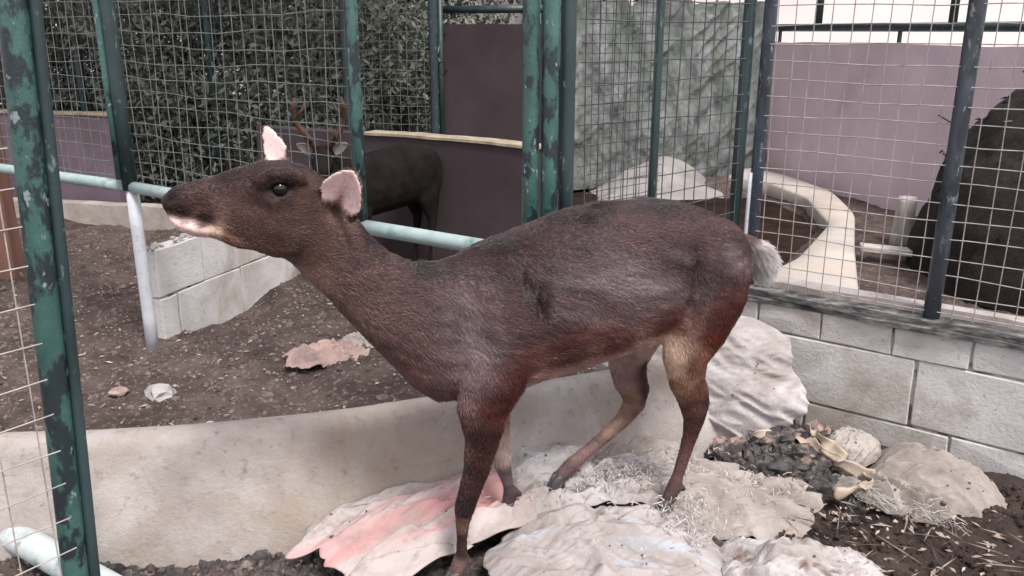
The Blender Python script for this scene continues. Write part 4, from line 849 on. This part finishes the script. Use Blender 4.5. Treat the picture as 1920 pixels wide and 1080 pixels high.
# charcoal and rubble pile at the wall foot
n = 800; q = RNG.normal(size=(n, 2)); px = .755 + q[:, 0] * .10; py = 2.12 + q[:, 1] * .085; keep = (px - PW[0]) * .592 + (py - PW[1]) * .806 < -.02; px, py = px[keep], py[keep]
pts = on_ground(px, py, .0); pts[:, 2] += .075 * np.exp(-(((px - .755) / .15) ** 2 + ((py - 2.12) / .13) ** 2)) + RNG.uniform(-.01, .015, len(px))
scatter('charcoal_pile', M['charcoal'], pts, RNG.gamma(3, .0042, len(px)) + .004, 'heap of black charcoal lumps at the foot of the block wall', .8, None, True)
n = 160; px = .72 + RNG.normal(size=n) * .07; py = 2.25 + RNG.normal(size=n) * .045; keep = (px - PW[0]) * .592 + (py - PW[1]) * .806 < -.02; px, py = px[keep], py[keep]
scatter('brick_rubble', M['rubble'], on_ground(px, py, .045), RNG.gamma(4, .004, len(px)) + .006, 'pinkish brick crumbs behind the charcoal heap', .8)
cr_ = np.concatenate([t[RNG.choice(len(t), min(len(t), k_))] for t, k_ in zip(TOPS, [30] * 20)]) 
scatter('soil_crumbs', M['clod'], cr_ + RNG.normal(0, .004, cr_.shape) * [1, 1, .2], RNG.gamma(1.4, .0012, len(cr_)) + .0010, 'small soil crumbs scattered over the sacks')
# dark soil in the right corner, the corner's shade painted in
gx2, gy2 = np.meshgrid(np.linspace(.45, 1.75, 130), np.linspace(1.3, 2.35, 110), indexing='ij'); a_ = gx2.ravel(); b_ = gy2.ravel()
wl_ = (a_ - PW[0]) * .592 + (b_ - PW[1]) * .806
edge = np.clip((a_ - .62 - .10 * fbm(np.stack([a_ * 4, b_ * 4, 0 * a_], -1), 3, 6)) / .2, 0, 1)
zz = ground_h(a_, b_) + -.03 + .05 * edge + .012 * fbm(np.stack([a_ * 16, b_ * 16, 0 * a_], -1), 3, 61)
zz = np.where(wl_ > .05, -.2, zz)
mb = MB(); mb.add(np.stack([a_, b_, zz], -1), grid_faces(130, 110)); o = mb.build('shaded_soil', M['darksoil'], None, True); o['kind'] = 'structure'; o['label'] = 'dark soil with painted shade in the corner below the block wall'
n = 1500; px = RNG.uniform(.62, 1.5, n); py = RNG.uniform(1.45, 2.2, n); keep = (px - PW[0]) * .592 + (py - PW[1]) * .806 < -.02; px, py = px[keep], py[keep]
scatter('shaded_clods', M['darksoil'], on_ground(px, py, .022), RNG.gamma(1.8, .0026, len(px)) + .002, 'crumbs of soil darkened for the shade in the right corner')
mb = MB()
for _ in range(700):
    t = random.random() ** 1.3; x_ = .62 + random.random() * .95; y_ = 2.22 - .72 * (x_ - .62) - random.random() * .55
    p = np.array([x_, y_, ground_h(np.array([x_]), np.array([y_]))[0] + .032]); a = random.uniform(0, 6.3); l = random.choice([.006, .01, .014, .03, .05]) * random.uniform(.6, 1.2); w = .0009 if l > .02 else random.uniform(.002, .005)
    d_ = np.array([math.cos(a), math.sin(a), random.uniform(-.2, .3)]); q = np.array([-d_[1], d_[0], random.uniform(-.3, .3)])
    mb.add([p - d_ * l, p + q * w + [0, 0, .003], p + d_ * l, p - q * w], [(0, 1, 2), (0, 2, 3)])
o = mb.build('straw_litter', M['litter'], None, False, 'stuff'); o['label'] = 'straw and leaf scraps trodden into the dark corner soil'; o['category'] = 'straw'
# root-like torn tan strips over the charcoal
for k, (pts, lab) in enumerate([([(.66, 2.12, .09), (.74, 2.10, .10), (.80, 2.07, .09), (.86, 2.0, .075), (.93, 1.95, .05)], 'long twisted tan strip across the charcoal heap'),
                                ([(.80, 2.10, .115), (.82, 2.06, .11), (.84, 2.02, .09), (.86, 1.99, .08)], 'thick knotted tan strip on top of the charcoal heap'),
                                ([(.80, 1.88, .04), (.85, 1.89, .055), (.90, 1.91, .06), (.92, 1.96, .055)], 'looped tan strip in front of the charcoal heap')]):
    P = smooth_path(pts, 24, 3); P[:, 2] += .008 * fbm(P * 22, 2, k); P[:, 0] += .010 * fbm(P * 16 + 4, 2, k)
    w = np.clip(.017 + .012 * fbm(P * 25, 2, k + 5), .006, .04); w[0] = w[-1] = .005; m = MB(); rings = []
    for i_ in range(24):
        d_ = P[min(i_ + 1, 23)] - P[max(i_ - 1, 0)]; d_ /= np.linalg.norm(d_); sd3 = np.cross(d_, [0, 0, 1.]); sd3 /= np.linalg.norm(sd3); up3 = np.cross(sd3, d_); tw = 2.2 * vnoise(np.array([[i_ * .16, k * 3., 0]]), 9)[0]
        A_ = sd3 * math.cos(tw) + up3 * math.sin(tw); B2 = -sd3 * math.sin(tw) + up3 * math.cos(tw)
        rings.append(np.array([P[i_] + A_ * w[i_] * x_ + B2 * (y_ * .0022 + .005 * x_ * x_) for x_, y_ in ((-1, 0), (-.6, 1), (0, 1), (.6, 1), (1, 0), (.6, -1), (0, -1), (-.6, -1))]))
    m.loft(rings); tag(m.build('torn_strip', M['tancloth'], None, True), lab, 'cloth strip')
# shredded white fibres
mb = MB()
for (cx, cy, sx, sy, n, z) in [(.27, 1.93, .12, .05, 420, .085), (.40, 1.74, .05, .06, 300, .075), (.60, 1.90, .06, .04, 220, .05), (.16, 1.87, .06, .03, 120, .08), (.40, 2.02, .08, .05, 160, .07)]:
    for _ in range(int(n * 1.3)):
        p = np.array([random.gauss(cx, sx), random.gauss(cy, sy), z + random.uniform(-.02, .012)]); a = random.uniform(0, 6.3); l = random.uniform(.004, .014); d_ = np.array([math.cos(a), math.sin(a), random.uniform(-.25, .35)]) * l
        q = np.array([-math.sin(a), math.cos(a), .4]) * random.uniform(.0005, .0014); bnd = np.array([0, 0, random.uniform(.0, .008)])
        mb.add([p - d_ - q, p - d_ + q, p + bnd - q, p + bnd + q, p + d_ - q, p + d_ + q], [(0, 1, 3, 2), (2, 3, 5, 4)])
o = mb.build('sack_fibres', M['fibre'], None, False, 'stuff'); o['label'] = 'loose shredded white plastic fibres round the hooves'; o['category'] = 'fibres'
# frayed threads on the grey scrap
mb = MB()
for _ in range(150):
    t = random.random(); p = np.array([.86 + t * .17, 1.90 - t * .15, .045 + random.uniform(-.01, .02)]) + RNG.normal(0, .012, 3) * [1, 1, .3]; d_ = np.array([random.uniform(-.03, .04), random.uniform(-.04, .015), random.uniform(-.02, .005)])
    mb.tube([p, p + d_ * .5 + RNG.normal(0, .003, 3), p + d_], .0006, 3, False)
o = mb.build('frayed_threads', M['fibre'], None, False, 'stuff'); o['label'] = 'frayed pale threads hanging off the grey woven scrap'; o['category'] = 'threads'
